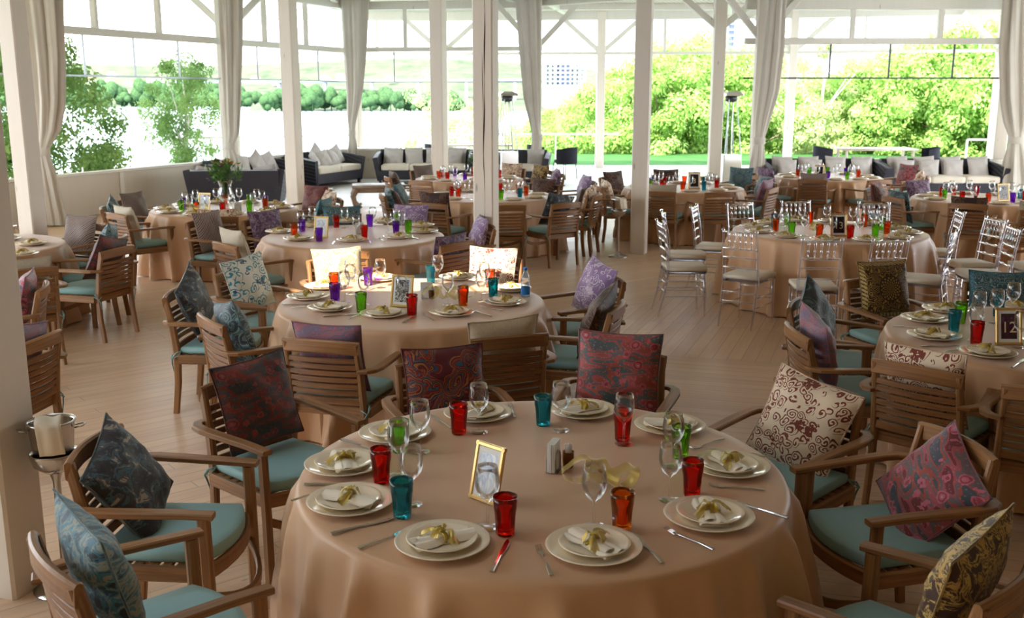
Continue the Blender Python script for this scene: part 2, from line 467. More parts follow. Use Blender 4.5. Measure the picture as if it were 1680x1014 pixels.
FAB = {
 'teal_leaf': fabric('teal_jacquard', blotch([(24, 32, 42), (46, 98, 116), (128, 134, 122), (52, 108, 126), (40, 60, 74)], 5)),
 'night_floral': fabric('night_floral', blotch([(38, 34, 38), (50, 44, 46), (44, 40, 44), (60, 92, 104), (74, 66, 64), (150, 140, 124)], 7)),
 'wine_floral': fabric('wine_floral', camo([(52, 56, 58), (104, 44, 38), (70, 62, 62), (120, 50, 42)], 3.5, 4.2, ((136, 60, 52), (92, 42, 50), (60, 104, 120), (150, 84, 84)))),
 'paisley': fabric('red_paisley', paisley((86, 22, 30), [(92, 20, 30), (150, 96, 50), (84, 20, 34), (34, 84, 104), (110, 30, 30), (140, 60, 40)], 4.0)),
 'pink_camo': fabric('pink_camo', camo([(76, 84, 86), (156, 74, 62), (92, 88, 90), (166, 78, 76), (150, 70, 62)], 3.0, 4.0, ((178, 84, 92), (136, 50, 58), (84, 140, 150), (206, 146, 136)))),
 'scroll': fabric('rust_scroll', scroll((226, 204, 176), (122, 52, 36), 10, .2)),
 'rose_camo': fabric('rose_camo', camo([(74, 80, 92), (166, 78, 70), (112, 98, 104), (170, 84, 92), (120, 50, 58)], 3.2, 3.8, ((196, 104, 126), (156, 62, 74), (84, 140, 156), (210, 140, 150)))),
 'gold_leaf': fabric('gold_leaf', blotch([(58, 34, 22), (70, 44, 28), (196, 166, 92), (66, 40, 26), (188, 150, 80)], 6, .5, .24)),
 'teal_paisley': fabric('teal_paisley', paisley((36, 52, 62), [(40, 58, 66), (120, 140, 132), (44, 96, 112), (90, 100, 100), (30, 40, 52)], 4)),
 'ice_blue': fabric('ice_blue', scroll((214, 214, 200), (66, 140, 156), 6, .35, (50, 84, 110))),
 'mauve': fabric('mauve_camo', camo([(110, 90, 110), (146, 84, 92), (96, 92, 110), (140, 90, 100)], 4, 5, ((160, 80, 90), (130, 80, 100), (80, 90, 120), (170, 130, 140)))),
 'oat': fabric('oat_linen', blotch([(196, 178, 150), (202, 186, 158), (206, 190, 164)], 30)),
 'brown_paisley': fabric('brown_paisley', paisley((50, 28, 22), [(56, 30, 22), (120, 86, 60), (60, 32, 26), (90, 52, 34), (44, 26, 24)], 3.6)),
 'lilac': fabric('lilac_floral', scroll((136, 108, 150), (204, 190, 206), 8, .5)),
 'cream_paisley': fabric('cream_paisley', paisley((236, 224, 196), [(206, 190, 150), (176, 136, 70), (204, 190, 158), (110, 120, 140), (198, 176, 130)], 4.6)),
 'plaid': fabric('brown_plaid', stripe([(84, 58, 62), (190, 176, 168), (104, 76, 76)], 11, .8)),
 'beige': fabric('beige_linen', blotch([(182, 168, 146), (188, 175, 152)], 30)),
 'taupe': fabric('taupe_stripe', stripe([(92, 78, 74), (140, 122, 112), (80, 66, 64)], 12, .3)),
 'medal': fabric('gold_medallion', medal((62, 40, 20), (160, 128, 62), (184, 156, 92))),
 'teal_medal': fabric('teal_medallion', medal((48, 74, 84), (120, 144, 142), (40, 104, 120))),
 'green_black': fabric('green_black', paisley((26, 36, 42), [(28, 40, 46), (84, 110, 110), (30, 74, 84), (60, 70, 70), (22, 28, 34)], 4.2)),
 'plum': fabric('plum_print', blotch([(88, 58, 88), (96, 64, 92), (150, 130, 150), (84, 56, 80)], 9)),
 'linen': GREYLINEN,
}
# ================================================================ builders of things
# ---------------------------------------------------------------- teak armchair: local origin on the floor under the seat, +Y is forward
def seat_outline(hw, yb, yf, bow, n=9, inset=0):
    o = [(-hw+inset+.01, yb+inset), (hw-inset-.01, yb+inset)]
    for i in range(n):
        a = i/(n-1); x = (hw-inset)*(1-2*a); y = yf-inset+bow*(1-(2*a-1)**2)
        o.append((x, y))
    return o
def bowx(x, hw, bow, y): return y-bow*(1-(x/hw)**2)
def make_armchair():
    r = empty('teak_armchair')
    # seat frame: four rails, the front one bowed
    m = MB()
    m.sweep([(-.235, -.21, .385), (.235, -.21, .385)], .026, .062)
    for s in (-1, 1): m.sweep([(s*.243, -.21, .385), (s*.25, .20, .385)], .026, .062)
    m.sweep([(x, .205+.055*(1-(x/.25)**2), .385) for x in [(-.25+.5*i/8) for i in range(9)]], .026, .062)
    for i in range(7):
        y = -.16+i*.055; m.sweep([(-.24, y, .409), (.24, y, .409)], .04, .014)
    m.obj('seat_frame', TEAK, r)
    MB().sweep([(x, .215+.10*(1-(x/.25)**2), .225+.07*(x/.25)**2) for x in [(-.25+.5*i/10) for i in range(11)]], .022, .036).obj('stretcher', TEAK, r)
    for s in (-1, 1):
        MB().sweep([(s*.262, .225, 0), (s*.262, .225, .30), (s*.266, .222, .615)], .034, .046, up=(0, 1, 0)).obj('front_leg', TEAK, r)
        MB().sweep([(s*.222, -.262, 0), (s*.220, -.235, .22), (s*.218, -.228, .42), (s*.214, -.252, .62), (s*.210, -.292, .795)], .032, .046, up=(0, 1, 0), scale=[.9, 1, 1.08, 1, .9]).obj('back_leg', TEAK, r)
        # flat armrest curling in behind the back post
        m = MB()
        p = [(s*.268, .262, .628), (s*.274, .12, .634), (s*.288, -.06, .638), (s*.294, -.17, .640), (s*.286, -.235, .641), (s*.258, -.275, .641), (s*.214, -.290, .640)]
        m.sweep(p, .052, .024, ch=.22, scale=[.96, 1, 1.05, 1.05, 1, .9, .75]); m.obj('armrest', TEAK, r)
    # back: thick curved top rail, bottom rail and seven thin slats between them
    n = 9; xs = [-.203+.406*i/(n-1) for i in range(n)]
    def yb(z): return -.228-.30*max(0, z-.42)**1.0*.55
    MB().sweep([(x, yb(.765)-.035*(1-(x/.235)**2), .768+.012*(1-(x/.235)**2)) for x in [-.226+.452*i/10 for i in range(11)]], .028, .076, ch=.3).obj('top_rail', TEAK, r)
    m = MB()
    for k in range(6):
        z = .503+k*.0385
        m.sweep([(x, yb(z)-.028*(1-(x/.235)**2), z) for x in xs], .013, .0305, caps=False)
    m.sweep([(x, yb(.46)-.02*(1-(x/.235)**2), .452) for x in xs], .02, .045, caps=False)
    m.obj('back_slats', SLAT, r)
    m = MB().slab(seat_outline(.232, -.205, .20, .062, 11), .417, .468, .018, .008)
    c = m.obj('seat_cushion', TEAL, r)
    for s in (-1, 1):
        m = MB()
        m.tube([(s*.215, -.20, .44), (s*.252, -.225, .43), (s*.256, -.25, .40), (s*.235, -.262, .36), (s*.222, -.258, .30)], .005, 5)
        m.tube([(s*.222, -.20, .44), (s*.252, -.21, .41), (s*.25, -.262, .39), (s*.215, -.262, .41)], .004, 5)
        m.obj('cushion_tie', TEAL, c)
    return r
ARM = Proto(make_armchair)
def make_acrylic():
    r = empty('clear_banquet_chair')
    for s in (-1, 1):
        MB().tube([(s*.17, .19, 0), (s*.168, .185, .2), (s*.165, .18, .43)], .013, 8, radii=[.010, .014, .014]).obj('front_leg', ACRYL, r)
        pts = [(s*.165, -.27, 0), (s*.168, -.215, .22), (s*.17, -.18, .44), (s*.168, -.20, .66), (s*.165, -.245, .90), (s*.165, -.25, .925)]
        MB().tube(pts, .013, 8, radii=[.010, .014, .015, .014, .012, .016]).obj('back_leg', ACRYL, r)
    MB().slab(seat_outline(.185, -.19, .19, .015), .425, .447, .006).obj('seat', ACRYL, r)
    MB().slab(seat_outline(.188, -.185, .195, .02), .447, .492, .018, .008).obj('seat_cushion', CREAM, r)
    m = MB()
    def yb(z): return -.18-(z-.44)*.14
    def knob(a, b, rr):
        a = Vector(a); b = Vector(b); m.tube([a, a.lerp(b, .2), a.lerp(b, .28), a.lerp(b, .36), a.lerp(b, .64), a.lerp(b, .72), a.lerp(b, .8), b], rr, 6, radii=[rr, rr, rr*1.7, rr, rr, rr*1.7, rr, rr])
    for z in (.56, .655, .74, .895): knob((-.17, yb(z), z), (.17, yb(z), z), .009)
    for i in range(5):
        x = -.11+i*.055; m.tube([(x, yb(.74), .74), (x, yb(.79), .79), (x, yb(.8), .80), (x, yb(.81), .81), (x, yb(.84), .84), (x, yb(.85), .85), (x, yb(.895), .895)], .008, 6, radii=[.007, .007, .013, .007, .007, .013, .007])
    m.obj('back_spindles', ACRYL, r)
    m = MB()
    for z in (.20, .29):
        for s in (-1, 1): knob2 = m.tube([(s*.168, -.215, z), (s*.168, 0, z), (s*.167, .185, z)], .009, 6)
    for z in (.24, .33): m.tube([(-.168, .185, z), (.168, .185, z)], .009, 6); m.tube([(-.168, -.2, z), (.168, -.2, z)], .009, 6)
    m.obj('stretcher', ACRYL, r)
    return r
ACR = Proto(make_acrylic)

# ---------------------------------------------------------------- square scatter cushion, centre at origin, face along +Y
def make_cushion(mat, w=.42, h=.42, t=.075, seed=1):
    rnd = random.Random(seed); ph = [rnd.uniform(0, 6) for _ in range(6)]
    def shape(u, v):
        x = (u*2-1); y = (v*2-1)
        px = x*w/2*(1-.07*(1-y*y)*abs(x)); py = y*h/2*(1-.07*(1-x*x)*abs(y))
        e = max(0, (1-abs(x)**2.6)*(1-abs(y)**2.6))
        k = t*e**.55
        wr = .006*sin(6*x+ph[0]+3*y)*e + .005*sin(9*y+ph[1]-4*x)*e + .006*sin(14*(x+y)+ph[2])*(1-e)*e*2
        return px, py, k, wr
    m = MB()
    def side(s):
        def fn(u, v):
            x, y, k, wr = shape(u, v); return (x*s, s*0+s*k*(1)+wr*(1), y) if s > 0 else (x*1, -k*.9-wr*.5, y)
        return fn
    m.grid(lambda u, v: (lambda q: (-q[0], q[2]+q[3], q[1]))(shape(u, v)), 18, 18)
    m.grid(lambda u, v: (lambda q: (q[0], -q[2]*.9-q[3]*.5, q[1]))(shape(u, v)), 18, 18)
    o = m.obj('scatter_cushion', mat)
    pts = []
    for i in range(64):
        a = i/16; k = int(a) % 4; f = a-int(a)
        u, v = [(f, 0), (1, f), (1-f, 1), (0, 1-f)][k]
        q = shape(u, v); pts.append((q[0], 0, q[1]))
    pts.append(pts[0])
    MB().tube(pts, .0045, 5, caps=False).obj('piping', mat, o)
    return o
CUSH = {}
def cushion(kind, loc, rz, tilt, roll, label, sc=1.0, group=None):
    if kind not in CUSH: CUSH[kind] = Proto(lambda: make_cushion(FAB[kind], seed=len(CUSH)))
    o = CUSH[kind].get()
    M = Matrix.Translation(loc) @ Matrix.Rotation(rz, 4, 'Z') @ Matrix.Rotation(tilt, 4, 'X') @ Matrix.Rotation(roll, 4, 'Y') @ Matrix.Diagonal((sc, 1, sc, 1))
    o.matrix_basis = M
    o['category'] = 'cushion'; o['label'] = label
    if group: o['group'] = group
    return o

# ---------------------------------------------------------------- tableware
PLATES = {}
def plate_mesh(R, name):
    p = [(0, .004), (R*.60, .004), (R*.64, .0), (R*.70, .004), (R*.97, .018), (R, .0215), (R*.985, .0235), (R*.9, .0185), (R*.72, .0105), (R*.66, .0085), (0, .0085)]
    return MB().lathe(p, 40).obj(name, CHINA)
def make_tumbler(mat):
    def fr(a, q): return 1+.075*abs(cos(a*4.5)) if 1 <= q <= 5 else 1
    prof = [(0, .0), (.0265, .0), (.0285, .006), (.0295, .03), (.031, .06), (.0335, .083), (.0375, .09), (.0385, .11), (.040, .130), (.0385, .130), (.0365, .11), (.0345, .09), (.030, .08), (.0265, .03), (.025, .014), (0, .012)]
    return MB().lathe(prof, 36, fr=fr).obj('glass_tumbler', mat)
TUM = {k: Proto(lambda k=k: make_tumbler(TUMBM[k])) for k in TINTS}
def make_wine():
    prof = [(0, 0), (.036, 0), (.037, .002), (.02, .005), (.006, .010), (.0042, .02), (.0042, .080), (.007, .088), (.022, .100), (.034, .118), (.0405, .142), (.041, .162), (.0375, .188), (.034, .210), (.033, .210), (.0365, .188), (.0398, .162), (.0393, .143), (.032, .120), (.018, .104), (0, .098)]
    return MB().lathe(prof, 28).obj('wine_glass', CLEAR)
WINE = Proto(make_wine)
def make_fork():
    m = MB()
    m.sweep([(0, -.095, .004), (0, -.04, .007), (0, .02, .004), (0, .045, .004)], .011, .003, scale=[1.2, .9, .55, .8])
    m.sweep([(0, .04, .004), (0, .055, .003), (0, .068, .004)], .022, .0025, scale=[.5, 1, 1])
    for i in range(4): m.sweep([((i-1.5)*.0062, .066, .004), ((i-1.5)*.0058, .085, .006), ((i-1.5)*.0052, .102, .010)], .0032, .0025)
    return m.obj('dinner_fork', CUTL)
def make_knife():
    m = MB()
    m.sweep([(0, -.11, .004), (0, -.06, .005), (0, .0, .004)], .013, .007, scale=[1.1, 1, .7], ch=.35)
    m.sweep([(0, 0, .004), (.002, .05, .004), (.002, .09, .004), (-.002, .115, .004)], .018, .002, scale=[.7, 1, .95, .25])
    return m.obj('dinner_knife', CUTL)
FORK, KNIFE = Proto(make_fork), Proto(make_knife)
CHG = Proto(lambda: plate_mesh(.15, 'charger_plate')); DPL = Proto(lambda: plate_mesh(.112, 'side_plate'))
def make_napkin(v):
    rnd = random.Random(v)
    def f(u, w):
        x = (u-.5)*.082*(1+.35*abs(w-.5)); y = (w-.5)*.205
        pinch = math.exp(-((w-.5)/.10)**2)
        return (x*(1-.3*pinch), y, .004+.010*(1-abs(2*u-1)**3)*(1+.6*sin(u*9+v))*(1-.3*pinch)+.006*pinch)
    m = MB().grid(f, 10, 14)
    m.grid(lambda u, w: (f(1-u, w)[0]*.96, f(1-u, w)[1]*.985, .001), 2, 4)
    m.grid(lambda u, w: ((u-.5)*.072+.014*(w-.5), (w-.5)*.19+.014, .017*(1-abs(2*u-1)**2)+.002), 8, 6)
    o = m.obj('folded_napkin', LINEN)
    # organza band, knot and two ends
    b = MB()
    b.tube([(.027*cos(a), .004*sin(2*a), .011+.013*sin(a)) for a in [2*pi*i/12 for i in range(13)]], .008, 6, caps=False, radii=[.006+.004*abs(sin(i)) for i in range(13)])
    def tail(sx, sy, L0, w, z0, tw):
        pts = lambda t: Vector((sx*L0*t, sy*L0*t*.8+.006*sin(5*t), z0+.020*sin(pi*t)*(1-.2*t)-.018*t))
        def g(u, t):
            p = pts(t); ww = w*(.35+.8*t); q = (u-.5)*ww
            return (p.x-sy*q, p.y+sx*q, p.z+.008*sin(u*6+t*5+tw)*t+.004)
        b.grid(g, 6, 10)
    tail(.9, .35, .075, .034, .026, v); tail(-.6, -.75, .08, .030, .024, v+1); tail(-.85,   .5, .042, .03, .03, v+2); tail(.3, -.9, .04, .03, .03, v+3)
    b.lathe([(0, -.008), (.010, -.005), (.013, .002), (.008, .010), (0, .012)], 8, c=(0, 0, .032), fr=lambda a, q: 1+.15*sin(3*a+q))
    b.obj('organza_ribbon', ORG, o)
    return o
NAP = [Proto(lambda v=v: make_napkin(v)) for v in (1, 2, 3)]

TZ = .752
HOURS = ['twelve', 'one', 'two', 'three', 'four', 'five', 'six', 'seven', 'eight', 'nine', 'ten', 'eleven']
def hour_names(c, pts):
    """a different clock hour for each place round the table, six o'clock being the side towards the camera"""
    angs = [(atan2(p[0]-c[0], p[1]-c[1])/(2*pi)*12) % 12 for p in pts]
    order = sorted(range(len(pts)), key=lambda i: angs[i]); n = len(pts); best = None
    for s in range(12):
        for sh in range(n):
            # assign increasing distinct hours
            pass
    used = {}; out = [None]*n
    for i in sorted(range(n), key=lambda i: abs(angs[i]-round(angs[i]))):
        h = int(round(angs[i])) % 12; k = 0
        while h in used:
            k += 1; h = int(round(angs[i])+(k//2+1)*(1 if (angs[i]-round(angs[i]) > 0) ^ (k % 2 == 0) else -1)) % 12
            if k > 14: h = next(x for x in range(12) if x not in used)
        used[h] = 1; out[i] = h
    return [HOURS[h]+" o'clock" for h in out]
def put_on(o, p, rz, label, cat, group, z=TZ):
    o.location = (p[0], p[1], z); o.rotation_euler = (0, 0, rz); tag(o, label, cat, group); return o
GLASS_G = {}
def setting(c, p, hour, tname, rib=True, nap=True, rz=None, second=True):
    d = Vector((c[0]-p[0], c[1]-p[1], 0)); a = face(d)
    k = random.uniform(-.05, .05)
    put_on(CHG.get(), p, a, f"cream charger plate at the {hour} place of the {tname}", 'plate', 'charger plates', TZ)
    if second: put_on(DPL.get(), (p[0]+k*.1, p[1]+k*.1), a, f"smaller cream plate at the {hour} place of the {tname}", 'plate', 'side plates', TZ+.0095)
    if nap:
        o = random.choice(NAP).get()
        put_on(o, (p[0], p[1]), a+(random.uniform(-1.1, -.2) if rz is None else rz), f"gold-ribboned napkin at the {hour} place of the {tname}", 'napkin', 'ribboned napkins', TZ+.0095+.0085)

def make_tablecloth(R, seed, nf=21):
    rnd = random.Random(seed); N = 240; TOP = TZ-.001
    ph = [rnd.uniform(0, 6.28) for _ in range(6)]
    def fold(a):
        w = a+.06*sin(3*a+ph[0])+.05*sin(5*a+ph[1])
        s = .5+.5*cos(nf*w+ph[2]+.8*sin(nf*w+ph[2])); s = s**1.3
        return s*(.75+.35*sin(4*a+ph[3]))
    rows = [(0, .0, 0), (.35, 0, 0), (.7, 0, 0), (.92, 0, 0), (.985, -.0008, 0)]
    m = MB()
    def fn(u, v):
        i = v*18; a = 2*pi*u
        ht = [(0, TOP), (R*.35, TOP), (R*.7, TOP), (R*.93, TOP), (R*.982, TOP-.002), (R-.002, TOP-.008), (R+.006, TOP-.028)]
        k = int(round(i))
        if k < len(ht): r, z = ht[k]
        else:
            t = (k-len(ht)+1)/(18-len(ht)+1); z = (TOP-.028)*(1-t)+.012*t
            r = R+.008+.03*t+.17*t**.55*fold(a+.15*t*sin(2*a+ph[4]))
        return (r*cos(a), r*sin(a), z)
    m.grid(fn, N, 18, wrap=True)
    return m
def table(c, R, label, seed, group='round tables under tan cloths'):
    r = empty('round_table', (c[0], c[1], 0), seed*1.3)
    make_tablecloth(R, seed).obj('tablecloth', SATIN, r)
    tag(r, label, 'table', group); return r

def pic_frame(p, rz, w, h, label, txt=None, lean=.28, z=TZ, kind=0):
    r = empty('photo_frame', (p[0], p[1], z), rz)
    m = MB(); b = .016
    Rm = Matrix.Rotation(-lean, 3, 'X')    # leans back (away from +Y viewer side is -Y)
    def T(x, y, zz): return Rm @ Vector((x, y, zz))
    for s in (-1, 1): m.sweep([T(s*(w/2-b/2), 0, 0), T(s*(w/2-b/2), 0, h)], b, .014, up=Rm @ Vector((0, 1, 0)))
    for zz in (b/2, h-b/2): m.sweep([T(-w/2, 0, zz), T(w/2, 0, zz)], .014, b, up=Rm @ Vector((0, 0, 1)))
    m.obj('gilt_border', GOLDF, r)
    def sheet(x0, x1, z0, z1, y, nm, mat):
        q = MB(); q.v = [T(x0, y, z0), T(x1, y, z0), T(x1, y, z1), T(x0, y, z1)]; q.quad((0, 1, 2, 3), [(0, 0), (1, 0), (1, 1), (0, 1)], False); return q.obj(nm, mat, r)
    q = MB(); bx = [(x, y, zz) for y in (.004, -.003) for x, zz in ((-w/2+.004, .004), (w/2-.004, .004), (w/2-.004, h-.004), (-w/2+.004, h-.004))]
    q.v = [T(*v) for v in bx]
    for f in ((3, 2, 1, 0), (4, 5, 6, 7), (0, 1, 5, 4), (1, 2, 6, 5), (2, 3, 7, 6), (3, 0, 4, 7)): q.quad(f, None, False)
    q.obj('backing', WHITEP, r)
    sheet(-w/2+.03, w/2-.03, .034, h-.034, -.0036, 'photo_print', PHOTO[kind])
    st = MB().sweep([T(0, .006, h*.7), Vector((0, h*.35*.9+.0, .004))], .03, .003, up=(1, 0, 0)); st.obj('easel_strut', GREYMETAL, r)
    if txt:
        cu = bpy.data.curves.new('number', 'FONT'); cu.body = txt; cu.size = h*.42; cu.align_x = 'CENTER'; cu.align_y = 'CENTER'; cu.extrude = .0004
        tmp = bpy.data.objects.new('number_curve', cu); SC.collection.objects.link(tmp); bpy.context.view_layer.update()
        me = bpy.data.meshes.new_from_object(tmp.evaluated_get(bpy.context.evaluated_depsgraph_get())); bpy.data.objects.remove(tmp)
        me.materials.clear(); me.materials.append(IVORY); o = bpy.data.objects.new('number', me); SC.collection.objects.link(o); adopt(o, r)
        o.matrix_basis = Matrix.Translation(T(0, -.0046, h*.46)) @ Matrix.Rotation(-lean, 4, 'X') @ Matrix.Rotation(pi/2, 4, 'X')
    tag(r, label, 'picture frame', 'table number frames'); return r
IVORY = plain('ivory_ink', (236, 214, 176), .6)
def photo(name, stops, sc, mid=.5):
    t = NT(name); n = t.noise(t.uv(), sc, 3, .55, 1.5); k = len(stops)
    t.bsdf(t.ramp(n, [(0 if i == 0 else mid-.18+.36*i/k, c) for i, c in enumerate(stops)]), .25, .5); return t.m
PHOTO = [photo('pale_photo', [(60, 62, 74), (190, 200, 222), (232, 234, 238), (245, 245, 244)], 1.7),
         photo('dark_card', [(34, 30, 32), (48, 40, 38), (40, 34, 34)], 2.0),
         photo('plum_card', [(40, 24, 38), (84, 34, 52), (44, 30, 40)], 2.0),
         photo('bw_photo', [(22, 22, 24), (70, 72, 74), (220, 220, 218), (40, 40, 40)], 3.6)]

def napkin_holder(p, rz, tname):
    r = empty('napkin_holder', (p[0], p[1], TZ), rz)
    m = MB()
    for i in range(5): m.box((0, (i-2)*.006, .06), (.085-.004*abs(i-2), .004, .11), 0)
    m.obj('paper_napkins', WHITEP, r)
    s = MB()
    for y in (-.018, .018): s.tube([(-.03, y, .004), (-.032, y, .05), (-.02, y, .075), (0, y, .082), (.02, y, .075), (.032, y, .05), (.03, y, .004)], .0025, 6)
    s.box((0, 0, .002), (.07, .042, .004)); s.obj('wire_holder', PALEMETAL, r)
    tag(r, f"white paper napkins in a small metal holder on the {tname}", 'napkin holder', 'napkin holders')
def toothpicks(p, tname):
    r = empty('toothpick_glass', (p[0], p[1], TZ))
    MB().lathe([(0, 0), (.019, 0), (.022, .03), (.0225, .062), (.0205, .062), (.02, .03), (.017, .005), (0, .005)], 20).obj('jar', AMBER, r)
    m = MB(); rnd = random.Random(3)
    for i in range(16):
        a = rnd.uniform(0, 6.3); q = rnd.uniform(0, .012)
        m.tube([(q*cos(a)*.6, q*sin(a)*.6, .008), (q*cos(a)*1.3, q*sin(a)*1.3, .088+rnd.uniform(-.004, .005))], .0028, 5)
    m.obj('wrapped_toothpicks', WHITEP, r)
    tag(r, f"brown glass of white wrapped toothpicks on the {tname}", 'toothpick holder', 'toothpick glasses')
def ribbon_pile(p, rz, tname, n=3, s=1.0):
    m = MB()
    for k in range(n):
        ox = (k-(n-1)/2)*.085*s; ph = k*1.7
        th = k*1.9+.3; tl = .25*sin(k*2.1)
        def f(u, v):
            a = u*2*pi*.96-pi/2; rr = (.046+.008*sin(2*a+k))*s; y = (v-.5)*.055*s*(1+.2*cos(a))
            x0 = rr*1.15*cos(a); z0 = rr*(1+sin(a))*.92+.004+abs(v-.5)*.012
            return (ox+x0*cos(th)-y*sin(th), x0*sin(th)+y*cos(th)+.02*sin(k*2.5), z0+tl*y*.5+.006)
        m.grid(f, 28, 4)
    o = m.obj('ribbon_loops', ORGT); put_on(o, p, rz, f"loose loops of gold organza ribbon on the {tname}", 'ribbon', 'loose ribbons')

# ---------------------------------------------------------------- ice bucket on a stand
def bucket_stand(p, label, cloth=True, rz=0, handle=True):
    r = empty('ice_bucket_stand', (p[0], p[1], 0), rz)
    MB().lathe([(0, 0), (.135, 0), (.137, .006), (.10, .022), (.05, .04), (.02, .07), (0, .072)], 28).obj('base', STEEL, r)
    MB().lathe([(.013, .06), (.016, .08), (.016, .50), (.022, .52), (.03, .545)], 14).obj('pole', STEEL, r)
    MB().lathe([(0, .54), (.045, .543), (.085, .575), (.098, .62), (.100, .632), (.094, .632), (.09, .615), (.078, .585), (.04, .556), (0, .552)], 28).obj('cradle', STEEL, r)
    b = MB().lathe([(0, .585), (.07, .588), (.078, .60), (.094, .76), (.100, .765), (.100, .772), (.092, .772), (.088, .76), (.073, .61), (0, .60)], 32).obj('bucket', STEEL, r)
    m = MB()
    for s in (-1, 1): m.tube([(s*.092, -.02, .735), (s*.125, -.022, .74), (s*.135, 0, .742), (s*.125, .022, .74), (s*.092, .02, .735)], .0035, 6)
    m.obj('ring_handle', STEEL, b)
    if cloth:
        def f(u, v):
            if v < .45: return (-.055+.10*u, -.02-.075*(v/.45), .782+.006*sin(u*7)+.01*(1-v/.45))
            return (-.055+.10*u+.02*(v-.45), -.098-.018*sin((v-.45)*2)+.004*sin(u*9), .782-.13*(v-.45)/.55)
        q = MB().grid(f, 8, 12).obj('folded_cloth', LINEN); q.modifiers.new('t', 'SOLIDIFY').thickness = .006
        q.name = 'folded_cloth'; q.location = (p[0], p[1], 0); q.rotation_euler = (0, 0, rz)
        tag(q, 'white folded cloth hanging over the rim of '+label[1], 'cloth', 'ice bucket cloths')
    tag(r, label[0], 'ice bucket', 'ice bucket stands'); return r

# ---------------------------------------------------------------- wicker sofa, +Y forward
def make_sofa(L0, ns, pill=(), name='wicker_sofa', sc=.78, back_h=.78, cush=None):
    r = empty(name); D = .85
    m = MB(); m.sweep([(-L0/2+.06, 0, .22), (L0/2-.06, 0, .22)], D-.04, .22, ch=.05); m.obj('base', WICKER, r)
    m = MB(); m.sweep([(-L0/2+.05, -D/2+.08, .50), (L0/2-.05, -D/2+.08, .50)], .14, back_h-.18, up=(0, -.12, 1), ch=.12); m.obj('backrest', WICKER, r)
    for s in (-1, 1):
        MB().sweep([(s*(L0/2-.06), -D/2+.02, .42), (s*(L0/2-.05), 0, .40), (s*(L0/2-.04), D/2-.02, .36)], .13, .62, up=(s*.18, 0, 1), ch=.12, scale=[1.06, 1, .92]).obj('armrest', WICKER, r)
    for x in (-1, 1):
        for y in (-1, 1): MB().box((x*(L0/2-.1), y*(D/2-.1), .055), (.06, .06, .11)).obj('foot', WICKER, r)
    w = (L0-.26)/ns
    for i in range(ns):
        x = -L0/2+.13+w*(i+.5)
        o = [(x-w/2+.005, -D/2+.16), (x+w/2-.005, -D/2+.16), (x+w/2-.005, D/2-.01), (x-w/2+.005, D/2-.01)]
        o2 = []
        for q in range(4):
            a, b = o[q], o[(q+1) % 4]
            for t in (0, .1, .5, .9): o2.append((a[0]+(b[0]-a[0])*t, a[1]+(b[1]-a[1])*t))
        MB().slab(o2, .33, .47, .035, .015).obj('seat_cushion', CREAM, r)
    return r

# ---------------------------------------------------------------- gathered curtain: rings from (x-centre, half width, half depth, z)
def curtain(D, rows, label, tie, lobes=9, seed=0, mat=None):
    rnd = random.Random(seed); ph = rnd.uniform(0, 6)
    prof = []
    for py, xl, xr in rows:
        a, b = atd(xl, py, D), atd(xr, py, D); prof.append((a.z, (a.x+b.x)/2, (b.x-a.x)/2))
    a = prof[0]; b = prof[1]
    prof.insert(0, (4.45, a[1]+(a[1]-b[1])*.4, a[2]*1.12))
    prof.append((0.02, prof[-1][1], prof[-1][2]*1.05))
    prof = sorted(prof, reverse=True)
    def samp(z):
        for p, q in zip(prof, prof[1:]):
            if p[0] >= z >= q[0]:
                t = (p[0]-z)/max(1e-6, p[0]-q[0]); t2 = t
                return p[1]+(q[1]-p[1])*t2, p[2]+(q[2]-p[2])*t2
        return prof[-1][1], prof[-1][2]
    tz = atd(tie[1], tie[2], D).z
    r = empty('tied_curtain', (samp(tz)[0], D, 0)); X0 = samp(tz)[0]
    N = 132; NV = 46
    def fn(u, v):
        z = 4.45-(4.43)*v; cx, hw = samp(z); a = 2*pi*u
        near = math.exp(-((z-tz)/.28)**2)
        amp = .20*(1-.8*near)
        k = 1+amp*cos(lobes*a+ph+.6*sin(2*a)+.5*sin(z*1.3+ph))+.06*cos(lobes*2.3*a+z)*(1-near)
        hd = min(.20, max(.05, hw*.75))
        return (cx-X0+hw*k*cos(a)*.92, hd*k*sin(a), z)
    MB().grid(fn, N, NV, wrap=True).obj('drape', mat or CURT, r)
    cx, hw = samp(tz)
    m = MB(); m.lathe([(1.0, tz-.07), (1.04, tz-.06), (1.05, tz), (1.04, tz+.06), (1.0, tz+.07)], 24)
    for i, v in enumerate(m.v): m.v[i] = Vector((v.x*(hw+.015), v.y*(min(.2, max(.05, hw*.75))+.015), v.z))
    m.obj('tieback', CURT, r)
    tag(r, label, 'curtain', 'tied-back curtains'); return r

# ---------------------------------------------------------------- trees
def m_leaf(name, cols, tr=.45):
    t = NT(name); o = t.objc(); n = t.noise(o, 1.1, 3, .6)
    k = len(cols); c = t.ramp(n, [(.3+.4*i/(k-1), x) for i, x in enumerate(cols)])
    d = t.n('BsdfDiffuse', {'Color': c}).outputs[0]; l = t.n('BsdfTranslucent', {'Color': c}).outputs[0]
    return t.done(t.n('MixShader', {0: tr, 1: d, 2: l}).outputs[0])
LEAF = m_leaf('bright_leaves', [(128, 164, 78), (168, 202, 112), (196, 222, 142)])
LEAF2 = m_leaf('willow_leaves', [(164, 182, 120), (188, 204, 140), (208, 218, 160)])
LEAF3 = m_leaf('deep_leaves', [(100, 132, 76), (132, 162, 96), (162, 188, 116)])
FARLEAF = m_leaf('far_leaves', [(50, 78, 56), (72, 100, 64), (88, 112, 74)], .2)
BARK = plain('bark', (120, 104, 88), .9, .2)
